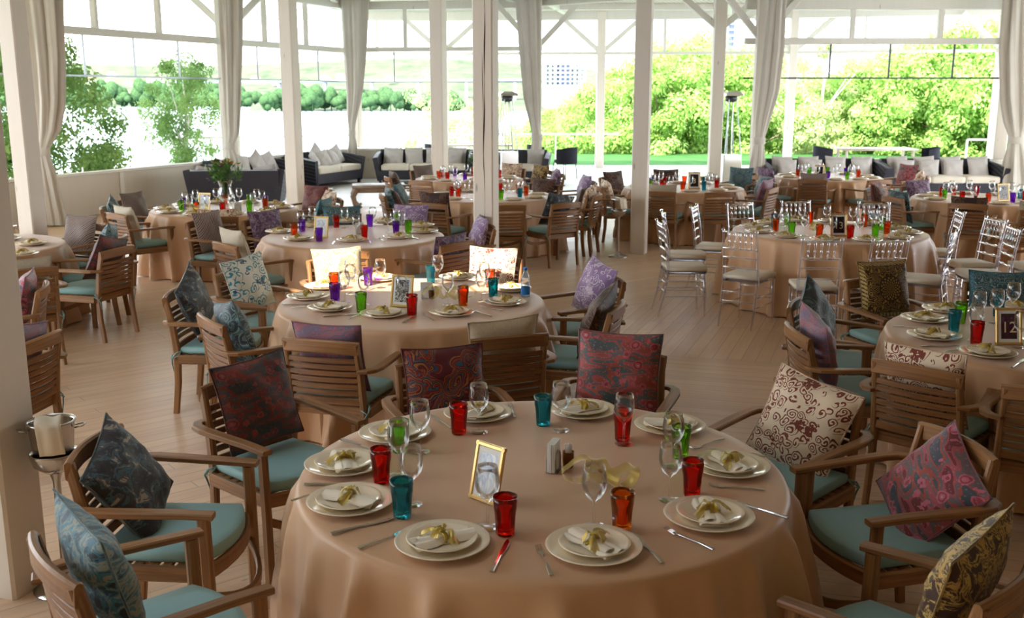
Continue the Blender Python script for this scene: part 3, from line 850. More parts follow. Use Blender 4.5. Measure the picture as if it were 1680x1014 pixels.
BIRCH = plain('birch_bark', (214, 208, 198), .8, .2)
def tree_mesh(seed, R, H, nl, ls, clumps, spread=.5, low=.15, mat=LEAF, bark=BARK, tr=.12, name='tree'):
    rnd = random.Random(seed); r = empty(name)
    m = MB(); cl = []
    for i in range(clumps):
        while True:
            x, y, z = rnd.uniform(-1, 1), rnd.uniform(-1, 1), rnd.uniform(-1, 1)
            if x*x+y*y+z*z < 1: break
        zz = H*low+(z+1)/2*H*(1-low); w = R*(1-.55*max(0, z)**2)*(1-.25*max(0, -z))
        cl.append((x*w, y*w, zz, rnd.uniform(.5, 1)*spread*R*.5))
    for i in range(nl):
        cx, cy, cz, cr = cl[rnd.randrange(clumps)]
        d = Vector((rnd.gauss(0, 1), rnd.gauss(0, 1), rnd.gauss(0, .7))); d.normalize(); d *= cr*rnd.uniform(.55, 1.05)
        p = Vector((cx, cy, cz))+d
        n = (d.normalized()+Vector((rnd.uniform(-.7, .7), rnd.uniform(-.7, .7), rnd.uniform(-.2, 1)))).normalized()
        a = n.cross(Vector((rnd.uniform(-1, 1), rnd.uniform(-1, 1), .3))).normalized(); b = n.cross(a)
        s = ls*rnd.uniform(.6, 1.3); k = len(m.v)
        m.v += [p-a*s, p-b*s*.55, p+a*s, p+b*s*.55]; m.quad((k, k+1, k+2, k+3), None, False)
    f = m.obj('foliage', mat, r)
    t = MB(); t.tube([(0, 0, -3), (0, 0, H*.3), (R*.05, 0, H*.6), (0, R*.04, H*.9)], tr, 8, radii=[tr*1.2, tr, tr*.6, tr*.15])
    for i in range(0, clumps, max(1, clumps//14)):
        c = cl[i]; z0 = max(H*.15, c[2]*.55); t.tube([(0, 0, z0), (c[0]*.5, c[1]*.5, (z0+c[2])/2), (c[0], c[1], c[2])], .05, 5, radii=[tr*.5, tr*.3, tr*.08])
    t.obj('trunk', bark, r)
    return r
# ================================================================ THE PLACE
# ---------------------------------------------------------------- floor in three planked fields that meet on the building's joints
UA = radians(20)                       # the building is turned 20 degrees
def plate(name, pts, mat, z=0.0, th=.05):
    m = MB(); n = len(pts)
    m.v = [Vector((p[0], p[1], z)) for p in pts]+[Vector((p[0], p[1], z-th)) for p in pts]
    m.quad(list(range(n)), [(p[0], p[1]) for p in pts], False); m.quad([n+i for i in range(n)][::-1], None, False)
    for i in range(n): k = (i+1) % n; m.quad((i, n+i, n+k, k), None, False)
    return struct(m.obj(name, mat))
S0 = (.35, 8.42); SR = (S0[0]+16*.956, S0[1]-16*.287)
SF = (S0[0]+24*sin(radians(33)), S0[1]+24*cos(radians(33)))
plate('floor', [(-13, 3.0), (-.6, -6), (.0, 0.0), S0, (4.8, 16.2), (6, 31.0), (-13, 31.0)], m_floor('pine_boards', radians(-39)))
plate('floor', [S0, SR, (16, 31.0), (6, 31.0), (4.8, 16.2)], m_floor('pine_boards_right', radians(-69.5)))
plate('floor', [(-.6, -6), (14, -6), SR, S0, (0, 0)], m_floor('pine_boards_front', radians(16)))

plate('floor', [(-13, 20.4), (20, 17.4), (20, 31.1), (-13, 31.1)], m_floor('light_whitened_terrace_boards', radians(-70), True), .004)  # pale far boards, whitened further in place of sun and sky light
# ---------------------------------------------------------------- parapet walls
WA, WB = Vector((-10.3, 11.6, 0)), Vector((-4.2, 26.3, 0))
WC = Vector((.75, 25.6, 0)); WD = Vector((5.15, 21.9, 0)); WE = Vector((15, 21.9, 0))
PZ = .77
def parapet(name, A, B, side):
    d = (B-A).normalized(); n = Vector((-d.y, d.x, 0))*side; m = MB(); Ln = (B-A).length
    m.sweep([A+Vector((0, 0, PZ/2-.02)), B+Vector((0, 0, PZ/2-.02))], .10, PZ-.05, ch=.02)
    return struct(m.obj(name, PANEL)), d, n, Ln
def rail_cap(A, B):
    struct(MB().sweep([A+Vector((0, 0, PZ-.02)), B+Vector((0, 0, PZ-.02))], .19, .05, ch=.15).obj('trim_1', BEAM))
def battens(A, B, side, step):
    d = (B-A).normalized(); n = Vector((-d.y, d.x, 0))*side; k = int((B-A).length/step)
    for i in range(k):
        p = A+d*(step*(i+.6))+n*.065
        struct(MB().sweep([p, p+Vector((0, 0, PZ-.05))], .10, .03, up=n).obj('trim_2', BEAM))
for nm, A, B, s, st in (('wall_left', WA, WB, -1, 3.0), ('wall_back', WB, WC, -1, 2.4), ('wall_right', WD, WE, -1, 2.6)):
    parapet(nm, A, B, s); rail_cap(A, B); battens(A, B, s, st)

BLOCKW = plain('light_blocking_wall', (196, 170, 140), .8, .2)  # plain colour of the added walls, kept pale to fill the near side
struct(MB().box((0, -1.6, 2.25), (20, .12, 4.5)).obj('wall_front_added', BLOCKW))  # unseen wall added to block light from behind the camera
struct(MB().box((9.4, 4.2, 2.25), (.12, 11.6, 4.5)).obj('wall_side_added', BLOCKW))  # unseen wall added to keep the near right side dark
# ---------------------------------------------------------------- timber posts
CRACK = plain('timber_crack', (70, 48, 36), .9, .1)
def post(p, w=.2, top=4.45, rz=-UA, mat=None, label='', zb=0):
    o = MB().sweep([(0, 0, zb), (0, 0, top)], w, w, up=(0, 1, 0), ch=.06).obj('timber_post', mat or POST)
    place(o, (p[0], p[1], 0), rz); o['label'] = label; o['category'] = 'post'; o['group'] = 'white timber posts'; return o
def brace(A, B, w=.12, label=None):
    return MB().sweep([A, B], w, w, up=(.3, 1, 0), ch=.06)
post((-2.2, 4.10), .21, label='white timber post beside the steel ice bucket, its foot scuffed')
post((-5.0, 10.45), .2, rz=-UA, label='white timber post in front of the first tied curtain, beside the plaid cushion')
post((-.27, 10.55), .215, rz=radians(-17), label='big cracked white post rising behind the sunlit table')
_cr = [o for o in SC.objects if o.name.startswith('timber_post')][-1]
for sgn, x0, ph in ((-1, .012, 0), (-1, .02, 2)):
    MB().sweep([(x0+.008*sin(z*2.1+ph)+.004*sin(z*7), -.1075, z) for z in [.3+.16*i+ph*.6 for i in range(15)]], .005+.002*ph, .004, up=(0, 1, 0), scale=[.3]+[1+.6*sin(i*1.3) for i in range(13)]+[.2]).obj('drying_crack', CRACK, _cr)
post((1.74, 13.7), .21, rz=radians(-17), label='white timber post with the ice bucket stand at its foot')
post((-3.95, 18.4), .25, label='white timber post between the two dark wicker sofas')
post((-1.33, 18.7), .24, label='white timber post before the sofa of white cushions at the back wall')
def yposts(p, w, label, dx=1.15, zt=4.35, zb=3.25, base=0):
    o = post(p, w, 4.45, 0, label=label, zb=base)
    for s in (-1, 1):
        b = MB().sweep([(s*.05, 0, zb), (s*dx, 0, zt)], .13, .12, up=(0, 1, 0), ch=.06).obj('brace', BEAM, o)
    return o
yposts((atd(1171, 283, 22.5).x, 22.5), .26, 'forked white post beside the steel patio heater at the terrace edge', 1.1, 4.4, 3.55)
yposts((atd(1243, 200, 21.75).x, 21.75), .24, 'white post wrapped by the curtain between terrace and right sofas', 1.0, 4.4, 3.3, .785)
yposts((atd(880, 200, 25.5).x, 25.5), .24, 'white post wrapped by the curtain at the end of the back parapet', 1.1, 4.4, 3.3, .785)
yposts((atd(375, 160, 21.7).x, 21.9), .22, 'white post behind the curtain over the wicker daybed', 1.0, 4.4, 3.5, .785)
post((atd(582, 160, 26.3).x, 26.5), .22, label='white corner post behind the slim curtain above the sofa', zb=.785)
post((-8.75, 15.9), .22, label='white post behind the first curtain along the lake side', zb=.785)
post((atd(1662, 160, 21.4).x, 21.75), .24, label='white post behind the last curtain on the sofa side', zb=.785)

# openings: header, rail, thin bar and uprights along each wall line
def member(A, B, z, w, h, name='trim_3', mat=None):
    struct(MB().sweep([Vector((A[0], A[1], z)), Vector((B[0], B[1], z))], w, h, ch=.08).obj(name, mat or BEAM))
def upright(p, z0, z1, w, mat=None, d=None):
    up = Vector((0, 1, 0))
    struct(MB().sweep([Vector((p[0], p[1], z0)), Vector((p[0], p[1], z1))], w, d or w, up=up, ch=.08).obj('trim_4', mat or BEAM))
member(WA, WB, 4.33, .16, .22); member(WA, WB, 3.22, .14, .13); member(WA, WB, 2.455, .035, .035, mat=PALEMETAL)
for px in (-60, 165, 268, 439, 506): upright(online(px, WA, WB), 3.28, 4.3, .11)
for px in (-30, 60, 143, 225, 297, 425, 524): upright(online(px, WA, WB), 2.45, 3.2, .035, PALEMETAL)
for px in (366,): upright(online(px, WA, WB), PZ, 4.3, .14)
member(WB, WC, 4.30, .16, .2); member(WB, WC, 3.24, .12, .11); member(WB, WC, 2.44, .03, .03, mat=PALEMETAL)
upright(online(667, WB, WC), 3.28, 4.25, .10); upright(online(648, WB, WC), 2.44, 3.2, .035, PALEMETAL)
member(WC, WD, 4.34, .16, .2)
member((4.9, 21.9), WE, 3.99, .16, .24); member((4.9, 21.9), WE, 3.23, .12, .13); member((4.9, 21.9), WE, 2.47, .035, .035, mat=GREYMETAL)
for px in (1391, 1534): upright(online(px, WD, WE), 3.28, 3.9, .10)
for px in (1358, 1455, 1559): upright(online(px, WD, WE), 2.47, 3.2, .035, GREYMETAL)
# outer veranda ring
RA, RB, RC, RD = Vector((-8.2, 29.6, 0)), Vector((-2.4, 30.6, 0)), Vector((7.2, 29.6, 0)), Vector((18, 27.0, 0))
for A, B in ((RA, RB), (RB, RC), (RC, RD)):
    member(A, B, 4.36, .18, .26); member(A, B, 3.30, .09, .09)
for px, w, lab, AA, BB in ((727, .26, 'outer veranda post seen past the back parapet', RA, RC), (985, .24, 'slim white veranda post at the edge of the sunny terrace', RB, RC), (1297, .22, 'outer veranda post beside the curtain and the right sofas', RC, RD), (1637, .24, 'outer veranda post near the last curtain', RC, RD)):
    q = online(px, AA, BB); yposts((q.x, q.y), w, lab, 1.15, 4.3, 3.35)
for px in (621, 1088): upright(online(px, RA if px < 700 else RB, RB if px < 700 else RC), 3.3, 4.3, .09)
for px in (1413, 1528, 1600): upright(online(px, RC, RD), 3.3, 4.3, .06)
member((-9, 27.4), (-2.6, 30.2), .98, .06, .06); member((-2.6, 30.3), (3.2, 30.3), .98, .06, .06)
for i in range(9): upright((-9+6.4*i/8, 27.4+2.8*i/8), 0, .97, .05)
for i in range(5): upright((-2.6+1.3*i, 30.3), 0, .97, .05)
member((12.2, 27.3), (17, 26.6), .95, .06, .06)
for i in range(4): upright((12.2+1.5*i, 27.3-.2*i), 0, .95, .05)

# ceiling boards over the room with an opening added for sun, and eaves added against it
def m_ceil():
    t = NT('ceiling_boards'); o = t.objc()
    w = t.n('TexWave', {'Vector': t.mapping(o, (1, 1, 1), rot=(0, 0, .35)), 'Scale': 2.6, 'Distortion': 0.0}).outputs['Fac']
    c = t.mix(t.math('GREATER_THAN', w, .96), L((214, 206, 190)), L((120, 112, 100)))
    t.bsdf(c, .7, .3); return t.m
CEILM = m_ceil()
HX0, HX1, HY0, HY1 = -3.95, -2.05, 3.15, 4.75      # unseen opening, added to throw the sun patch on the second table
ZC = 4.52
CE = [((-14, -9.0), (-4.9, 26.6)), ((-4.9, -9.0), (HX0, 31)), ((HX0, HY1), (HX1, 31)), ((HX1, -9.0), (16, 31)), ((HX0, -9.0), (HX1, HY0))]
for (x0, y0), (x1, y1) in CE: plate('ceiling', [(x0, y0), (x1, y0), (x1, y1), (x0, y1)], CEILM, ZC+.06, .06)
for k, (A, B) in enumerate((((-6, 24.4), (8, 24.4)), ((-6, 28.0), (10, 28.0)), ((-3.8, 18.4), (-4.4, 26.4)), ((-1.3, 18.7), (.8, 30)), ((1.74, 13.7), (4.4, 24.6)), ((.75, 25.6), (1.6, 30)), ((4.6, 22.5), (6.2, 29.8)), ((-4.2, 26.3), (-6, 30)))):
    member(A, B, 4.43, .14, .18, 'trim_5')

# ---------------------------------------------------------------- outside: lawn, bank, lake, far shore
GRASS = NT('lawn_grass'); _o = GRASS.objc(); _n = GRASS.noise(_o, 1.5, 5, .7)
GRASS.bsdf(GRASS.ramp(_n, [(.3, (44, 84, 40)), (.7, (74, 112, 58))]), .9, .1, GRASS.bump(GRASS.noise(_o, 30, 2), .6, .03)); GRASS = GRASS.m
EARTH = plain('bank_earth', (110, 120, 84), .95, .1)
def terr(name, fn, nu, nv, mat):
    return struct(MB().grid(fn, nu, nv).obj(name, mat))
def gh(x, y):
    d = max(0, y-41); l = max(0, -5.5-x-(y-26)*.05 if y > 27 else -11.5-x)
    if y < 27: l = max(0, -11.0-x)
    z = -.13-(.06*max(0, y-31)**1.0*.12)-min(9.5, .30*d)-min(9.5, .5*l)
    return z
terr('ground', lambda u, v: (-45+115*u, 31.0+60*v**1.4, gh(-45+115*u, 31+60*v**1.4)), 60, 40, GRASS)
terr('ground', lambda u, v: (-45+32*u, -20+51*v, -.2-9.6*(1-u)**.8 if u < 1 else -.2), 20, 10, GRASS)
WAT = NT('lake_water'); _o = WAT.objc()
_w = WAT.noise(WAT.mapping(_o, (.05, .25, 1)), 1.0, 4, .6)
WAT.bsdf(WAT.ramp(_w, [(.3, (120, 140, 150)), (.7, (150, 168, 176))]), .28, .8, WAT.bump(_w, .5, .6)); WAT = WAT.m
_m = MB(); _m.v = [Vector((-1800, -200, -8.5)), Vector((1500, -200, -8.5)), Vector((1500, 1500, -8.5)), Vector((-1800, 1500, -8.5))]; _m.quad((0, 1, 2, 3), None, False)
struct(_m.obj('lake', WAT))
def m_hill():
    t = NT('wooded_hill'); o = t.objc(); n = t.noise(o, .035, 5, .7)
    t.bsdf(t.ramp(n, [(.35, (70, 80, 62)), (.65, (100, 106, 82))]), .95, .05); return t.m
HILL = m_hill()
def hill(x0, x1, y0, hgt, seed, dep=260):
    ph = seed*1.7
    def fn(u, v):
        x = x0+(x1-x0)*u
        k = sin(min(1, v*1.25)*pi/2)
        return (x, y0+dep*v, -9+hgt*k*(.72+.2*sin(u*7+ph)+.12*sin(u*19+ph*2)))
    terr('hills', fn, 90, 10, HILL)
hill(-900, 40, 905, 36, 1); hill(-175, 760, 668, 26, 2); hill(-1200, 900, 1150, 60, 3)
def make_far_tree(seed):
    rnd = random.Random(seed); m = MB()
    for k in range(7):
        c = (rnd.uniform(-4, 4), rnd.uniform(-3, 3), rnd.uniform(4, 11)); rr = rnd.uniform(3, 5)
        m.lathe([(0, -rr*.8), (rr*.6, -rr*.6), (rr*.95, 0), (rr*.7, rr*.55), (rr*.35, rr*.85), (0, rr*.95)], 12, c=c, fr=lambda a, q: 1+.16*sin(5*a+q*2+k))
    m.tube([(0, 0, -1), (0, 0, 6)], .5, 6)
    o = m.obj('distant_tree', FARLEAF); return o
FT = [Proto(lambda s=s: make_far_tree(s)) for s in (1, 2, 3, 4)]
rnd = random.Random(5)
SHORE = "rounded tree in the wooded line along the far lake shore"
for i in range(84):
    px = -20+i*9.6+rnd.uniform(-3, 3) if i < 76 else 700+rnd.uniform(0, 60)
    D = 880 if px < 430 else 655
    o = rnd.choice(FT).get(); p = atd(px, 175, D)
    s = rnd.uniform(.75, 1.35)*(1 if D > 700 else .8); place(o, (p.x, D+rnd.uniform(-6, 14), -8.6), rnd.uniform(0, 6)); o.scale = (s, s, s*rnd.uniform(.8, 1.35))
    tag(o, SHORE, 'tree', 'trees on the far shore')
HOUSE_W = plain('house_wall', (226, 218, 206), .8, .2); ROOFM = plain('house_roof', (156, 104, 88), .8, .2)
def make_house():
    r = empty('far_house'); MB().box((0, 0, 3), (13, 9, 6)).obj('wall', HOUSE_W, r)
    m = MB(); m.v = [Vector(v) for v in ((-7.2, -5.2, 6), (7.2, -5.2, 6), (7.2, 5.2, 6), (-7.2, 5.2, 6), (-5, 0, 9.4), (5, 0, 9.4))]
    for f in ((0, 1, 5, 4), (1, 2, 5), (2, 3, 4, 5), (3, 0, 4), (3, 2, 1, 0)): m.quad(f, None, False)
    m.obj('roof', ROOFM, r); return r
HP = Proto(make_house)
for i, px in enumerate((118, 150, 186, 214, 250, 262, 330, 420, 455, 534, 560, 640, 676)):
    o = HP.get(); D = 1010+rnd.uniform(-25, 45); p = atd(px, 150, D); place(o, (p.x, D, 10+rnd.uniform(0, 9)), rnd.uniform(-.6, .6)); o.scale = (.62, .62, .62)
    tag(o, 'small pale house with reddish roof on the wooded hill across the lake', 'house', 'houses on the far hill')
# concrete frame block on the skyline and a slim tower
BLK = plain('pale_concrete', (150, 158, 178), .8, .2); GLZ = plain('window_dark', (70, 80, 110), .4, .5)
def block(px, D, w, z0, z1, nf, nc, label, rz=.1):
    p = atd(px, 130, D); r = empty('apartment_block', (p.x, D, 0), rz)
    m = MB()
    for i in range(nf+1): m.box((0, 0, z0+(z1-z0)*i/nf), (w, 14, .9))
    for j in range(nc+1):
        for y in (-6.6, 6.6): m.box((-w/2+w*j/nc, y, (z0+z1)/2), (.9, .8, z1-z0))
    m.box((0, 0, (z0+z1)/2), (w*.3, 8, z1-z0)); m.box((0, 0, z0-8), (w, 14, 16))
    m.obj('concrete_frame', BLK, r); tag(r, label, 'building', 'buildings across the water')
block(925, 700, 27, 8, 22, 5, 8, 'unfinished concrete apartment block on the skyline above the trees')
block(1197, 620, 9, 6, 46, 12, 2, 'slim bluish tower far behind the forked post and heater')
# bridge across the narrows
_r = MB(); _r.sweep([(-260, 800, 11.5), (20, 760, 12.5)], 8, 1.8)
for i in range(8): _r.box((-250+i*36, 799-i*5.2, 1), (2, 6, 21))
tag(_r.obj('road_bridge', BLK), 'long low road bridge on the far side of the lake', 'bridge')

# near trees
CT = [Proto(lambda: tree_mesh(11, 3.4, 6.0, 34000, .085, 90, .50, .0, LEAF, BARK, .14, 'leafy_tree')),
      Proto(lambda: tree_mesh(12, 3.0, 6.4, 30000, .085, 80, .50, .0, LEAF, BARK, .13, 'leafy_tree')),
      Proto(lambda: tree_mesh(13, 2.4, 7.0, 16000, .07, 60, .5, .05, LEAF2, BIRCH, .09, 'birch_tree'))]
NEAR = [(905, 47, 0, .62, -1.8), (948, 45, 1, .66, -1.4), (1010, 43, 0, .78, -1.0), (1085, 42, 1, .92, -.9), (1150, 44, 0, 1.0, -.9), (1222, 43, 1, .88, -.9),
        (1285, 47, 2, .95, -1.2), (1345, 41, 2, .9, -.8), (1405, 43, 0, .82, -.9), (1470, 42, 1, .86, -.8), (1545, 40, 0, .98, -.8), (1612, 39, 1, .98, -.6), (1690, 39, 0, 1.1, -.6),
        (1040, 52, 0, 1.05, -2.4), (1120, 53, 1, 1.15, -2.2), (1420, 54, 1, 1.0, -2.0), (1500, 52, 0, 1.1, -1.8), (1580, 50, 0, 1.15, -1.6), (1660, 50, 1, 1.25, -1.6), (860, 60, 1, .8, -4.5), (770, 64, 0, .6, -5.0), (1340, 58, 0, 1.1, -3.2)]
ORD = ['first', 'second', 'third', 'fourth', 'fifth', 'sixth', 'seventh', 'eighth', 'ninth', 'tenth', 'eleventh', 'twelfth', 'thirteenth']
for i, (px, D, k, s, z) in enumerate(NEAR):
    o = CT[k].get(); p = atd(px, 200, D); place(o, (p.x, D, z-.45-.1*(k != 2)), i*1.9); o.scale = (s, s, s)
    if k == 2: tag(o, 'pale-trunked birch among the trees behind the right sofas' if px > 1300 else 'thin birch beside the curtain behind the veranda post', 'tree', 'trees beyond the lawn')
    elif i < 13: tag(o, f'{ORD[i]} bright green tree from the lake along the lawn edge', 'tree', 'trees beyond the lawn')
    else: tag(o, 'leafy green tree in the rear row behind the lawn trees', 'tree', 'rear row of trees beyond the lawn')
def at_tree(seed, px, D, z, R, H, nl, ls, cl, mat, label, name='leafy_tree', bark=BARK, sp=.5, low=.15):
    r = tree_mesh(seed, R, H, nl, ls, cl, sp, low, mat, bark, .06, name); p = atd(px, 200, D); r.location = (p.x, D, z); tag(r, label, 'tree')
at_tree(21, 303, 27, -1.2, 1.0, 4.7, 11000, .042, 60, LEAF3, 'slender young tree standing alone against the lake past the parapet', 'birch_sapling', BIRCH, .75, .2)
at_tree(22, 40, 22, -1.6, 2.0, 5.2, 30000, .052, 80, LEAF3, 'leafy green tree behind the first curtain beyond the parapet', 'leafy_tree', BARK, .6, .12)
at_tree(23, 715, 36, -2.2, 1.2, 5.4, 7000, .045, 60, LEAF2, 'airy pale green tree between the back posts beyond the parapet', 'young_tree', BARK, .7, .1)
at_tree(24, 795, 37, -2.2, 1.3, 5.0, 8000, .045, 60, LEAF2, 'airy green tree seen beside the cracked post beyond the parapet', 'young_tree', BARK, .7, .1)

# ---------------------------------------------------------------- curtains
curtain(16.6, [(0, 36, 101), (100, 50, 105), (170, 57, 104), (215, 58, 97), (248, 60, 80), (290, 64, 92), (358, 74, 107)], 'long pale curtain tied back behind the first post of the lake side', (0, 70, 248), 8, 1)
curtain(21.2, [(0, 360, 396), (100, 364, 396), (180, 367, 394), (220, 370, 392), (240, 371, 384), (262, 372, 390), (290, 372, 394)], 'pale curtain tied back above the wicker sofa with piled cushions', (0, 378, 240), 7, 2)
curtain(25.9, [(8, 561, 603), (80, 565, 600), (150, 570, 594), (200, 570, 584), (218, 572, 582), (238, 571, 586), (255, 569, 588)], 'slim pale curtain tied at the corner of the lake side', (0, 577, 218), 6, 3)
curtain(25.0, [(0, 848, 886), (80, 853, 886), (160, 860, 886), (205, 870, 886), (226, 873, 889), (250, 870, 889), (285, 864, 892)], 'pale curtain tied to the post where the back parapet ends', (0, 881, 226), 7, 4)
curtain(21.3, [(0, 1262, 1290), (80, 1255, 1286), (150, 1248, 1277), (200, 1241, 1262), (231, 1238, 1254), (255, 1234, 1254), (288, 1228, 1254)], 'pale curtain tied between the sunny terrace and the right sofas', (0, 1246, 231), 7, 5)
curtain(20.9, [(0, 1648, 1700), (80, 1643, 1700), (160, 1644, 1698), (205, 1650, 1690), (230, 1656, 1682), (260, 1650, 1690), (300, 1645, 1700)], 'dusky curtain tied back beyond the last sofa', (0, 1668, 230), 8, 6)

# ---------------------------------------------------------------- sofas and lounge pieces
ORDN = ['first', 'second', 'third', 'fourth', 'fifth', 'sixth', 'seventh', 'eighth']
def sofa_at(x, y, dirv, L0, ns, label, cush, short='', **kw):
    r = make_sofa(L0, ns, **kw); place(r, (x, y, 0), face(dirv)); tag(r, label, 'sofa', 'dark wicker sofas')
    M = Matrix.Translation((x, y, 0)) @ Matrix.Rotation(face(dirv), 4, 'Z')
    for i, (cx, cy, cz, tilt, roll, tw, s) in enumerate(cush):
        p = M @ Vector((cx, cy, cz))
        cushion('linen', p, face(dirv)+tw, tilt, roll, f"pale grey cushion, {ORDN[i]} along the {short}", s, f"pale cushions on the {short}")
    return r
rowc = lambda n, L0, off=0, two=True: [(-L0/2+.35+(L0-.7)*i/(n-1)+off, -.17, .64, .28, random.uniform(-.08, .08), 0, 1.05) for i in range(n)] + \
    ([(-L0/2+.42+(L0-.84)*i/(n-1), .0, .60, .32, random.uniform(-.1, .1), random.uniform(-.15, .15), 1.0) for i in range(n)] if two else [])
LN = Vector((.92, -.38, 0))      # out of the lake-side wall into the room
sofa_at(-5.3, 19.5, (-.12, 1), 1.75, 2, 'dark wicker sofa seen from behind, back to the flower-vase table', [(-.62, .02, .62, .6, .3, .2, .95), (.0, .05, .60, .8, .1, .0, .95), (.55, .0, .62, .55, -.2, .1, 1.0)], short='wicker sofa turned away, by the vase table', back_h=.64)
sofa_at(-5.55, 21.7, LN, 2.3, 2, 'dark wicker sofa against the lake parapet under the second curtain', [(-.75, -.12, .66, .4, .2, 0, 1.1), (-.3, -.1, .68, .3, .5, 0, 1.1), (.25, -.08, .66, .35, -.2, 0, 1.1), (.7, -.1, .64, .4, .1, 0, 1.0)], short='wicker sofa under the second curtain')
sofa_at(-4.45, 24.25, LN, 2.1, 2, 'dark wicker sofa with two cream seats in the lakeside corner', [(-.65, -.1, .68, .35, .3, 0, 1.1), (-.35, .0, .62, .5, -.3, .2, 1.05), (.05, -.02, .62, .45, .2, -.2, 1.05), (.45, -.02, .62, .5, .3, .3, 1.0), (.1, -.18, .74, .3, .6, 0, 1.05)], short='wicker sofa in the lakeside corner')
sofa_at(-2.15, 24.9, (0, -1), 2.3, 3, 'dark wicker sofa with white cushions before the back parapet', rowc(4, 2.3), short='white-cushioned sofa at the back parapet')
sofa_at(.02, 24.7, (-.12, -1), 1.7, 2, 'dark wicker sofa without cushions behind the cracked white post', [(-.55, -.1, .62, .3, 0, 0, 1.0)], short='dark sofa behind the cracked post')
sofa_at(6.55, 21.25, (0, -1), 2.4, 3, 'dark wicker sofa by the terrace curtain with grey cushions', rowc(4, 2.4), short='grey-cushioned sofa by the terrace curtain')
sofa_at(9.0, 21.25, (0, -1), 2.4, 3, 'dark wicker sofa with four square cushions under the wide opening', rowc(4, 2.4), short='sofa under the wide opening')
def make_tub():
    r = empty('tub_chair')
    MB().slab([(cos(a)*.28, sin(a)*.27) for a in [2*pi*i/16 for i in range(16)]], .42, .50, .02).obj('seat', BLACKFAB, r)
    m = MB()
    m.grid(lambda u, v: (.32*cos(pi*1.1*u+pi*.95), .30*sin(pi*1.1*u+pi*.95)-.02, .40+v*(.36+.06*sin(pi*u))), 18, 4)
    m.grid(lambda u, v: (.27*cos(pi*1.1*(1-u)+pi*.95), .25*sin(pi*1.1*(1-u)+pi*.95)-.02, .40+v*(.36+.06*sin(pi*u))), 18, 4)
    m.obj('shell_back', BLACKFAB, r)
    for x in (-1, 1):
        for y in (-1, 1): MB().tube([(x*.24, y*.22, 0), (x*.21, y*.19, .43)], .014, 6).obj('leg', GREYMETAL, r)
    return r
TUB = Proto(make_tub)
def tub(x, y, d, label): place(t := TUB.get(), (x, y, 0), face(d)); tag(t, label, 'chair', 'dark tub chairs outside')
tub(1.35, 26.0, (-.7, .6), 'charcoal tub chair on the sunny terrace beside the tied curtain')
tub(.72, 27.3, (.8, .3), 'charcoal tub chair half hidden behind the tied curtain')
for i, (x, y, d, lb) in enumerate(((8.15, 26.4, (1, .2), 'dark outdoor chair at the left end of the white table past the sofas'), (10.6, 26.0, (-1, .1), 'dark outdoor chair at the right end of the white table past the sofas'))): tub(x, y, d, lb)
def simple_table(x, y, w, d, h, label, mat, z0=0):
    r = empty('outdoor_table', (x, y, z0)); MB().slab([(-w/2, -d/2), (w/2, -d/2), (w/2, d/2), (-w/2, d/2)], h-.05, h, .012).obj('table_top', mat, r)
    for a in (-1, 1):
        for b in (-1, 1): MB().sweep([(a*(w/2-.1), b*(d/2-.1), 0), (a*(w/2-.1), b*(d/2-.1), h-.05)], .06, .06, up=(0, 1, 0)).obj('leg', mat, r)
    tag(r, label, 'table'); return r
simple_table(9.4, 26.3, 1.9, .9, .78, 'white outdoor table beyond the parapet behind the grey cushions', PANEL)
simple_table(-.9, 27.8, 1.8, .8, .8, 'outdoor table on the veranda behind the white-cushioned sofa', PANEL)
tub(-2.05, 27.6, (1, 0), 'dark chair at the veranda table behind the white-cushioned sofa')
# carved low table
r = empty('carved_coffee_table', (-2.55, 19.3, 0), .15)
GREYWOOD = m_teak('grey_wood', (104, 84, 72), (160, 138, 120), .3)
MB().slab([(-.5, -.35), (.5, -.35), (.5, .35), (-.5, .35)], .40, .45, .012).obj('table_top', GREYWOOD, r)
MB().sweep([(-.42, -.28, .36), (.42, -.28, .36)], .04, .09).sweep([(-.42, .28, .36), (.42, .28, .36)], .04, .09).obj('apron', GREYWOOD, r)
for a in (-1, 1):
    for b in (-1, 1): MB().sweep([(a*.42, b*.28, .38), (a*.49, b*.31, .25), (a*.46, b*.30, .10), (a*.38, b*.27, .03), (a*.34, b*.25, .06)], .09, .09, up=(0, 1, 0), scale=[1.2, 1.1, .8, .7, .5]).obj('curled_leg', GREYWOOD, r)
tag(r, 'low carved wooden coffee table with curled legs before the white-cushioned sofa', 'coffee table')

# patio heaters
def heater(x, y, label, rz):
    r = empty('patio_heater', (x, y, 0), rz)
    m = MB(); m.sweep([(0, 0, .03), (0, 0, .80)], .50, .50, up=(0, 1, 0), ch=.04, scale=[1, .86]); m.obj('gas_housing', STEEL, r)
    m = MB(); m.tube([(0, 0, .8), (0, 0, 1.98)], .055, 12); m.obj('glass_tube', CLEAR, r)
    for a in (-1, 1):
        for b in (-1, 1): MB().sweep([(a*.20, b*.20, .80), (a*.09, b*.09, 2.02)], .022, .022, up=(0, 1, 0)).obj('corner_strut', PALEMETAL, r)
    MB().lathe([(.06, 1.96), (.13, 1.99), (.14, 2.09), (.05, 2.11)], 16).obj('burner', GREYMETAL, r)
    MB().sweep([(0, 0, 2.10), (0, 0, 2.15), (0, 0, 2.2)], .44, .44, up=(0, 1, 0), ch=.06, scale=[1, .95, .5]).obj('reflector_hood', STEEL, r)
    tag(r, label, 'patio heater', 'pyramid patio heaters')
p = atd(1198, 200, 23.0); heater(p.x, 23.0, 'steel pyramid patio heater beside the forked white post', .25)
p = atd(832, 200, 24.2); heater(p.x, 24.2, 'pyramid patio heater standing between the cracked post and the tied curtain', .3)
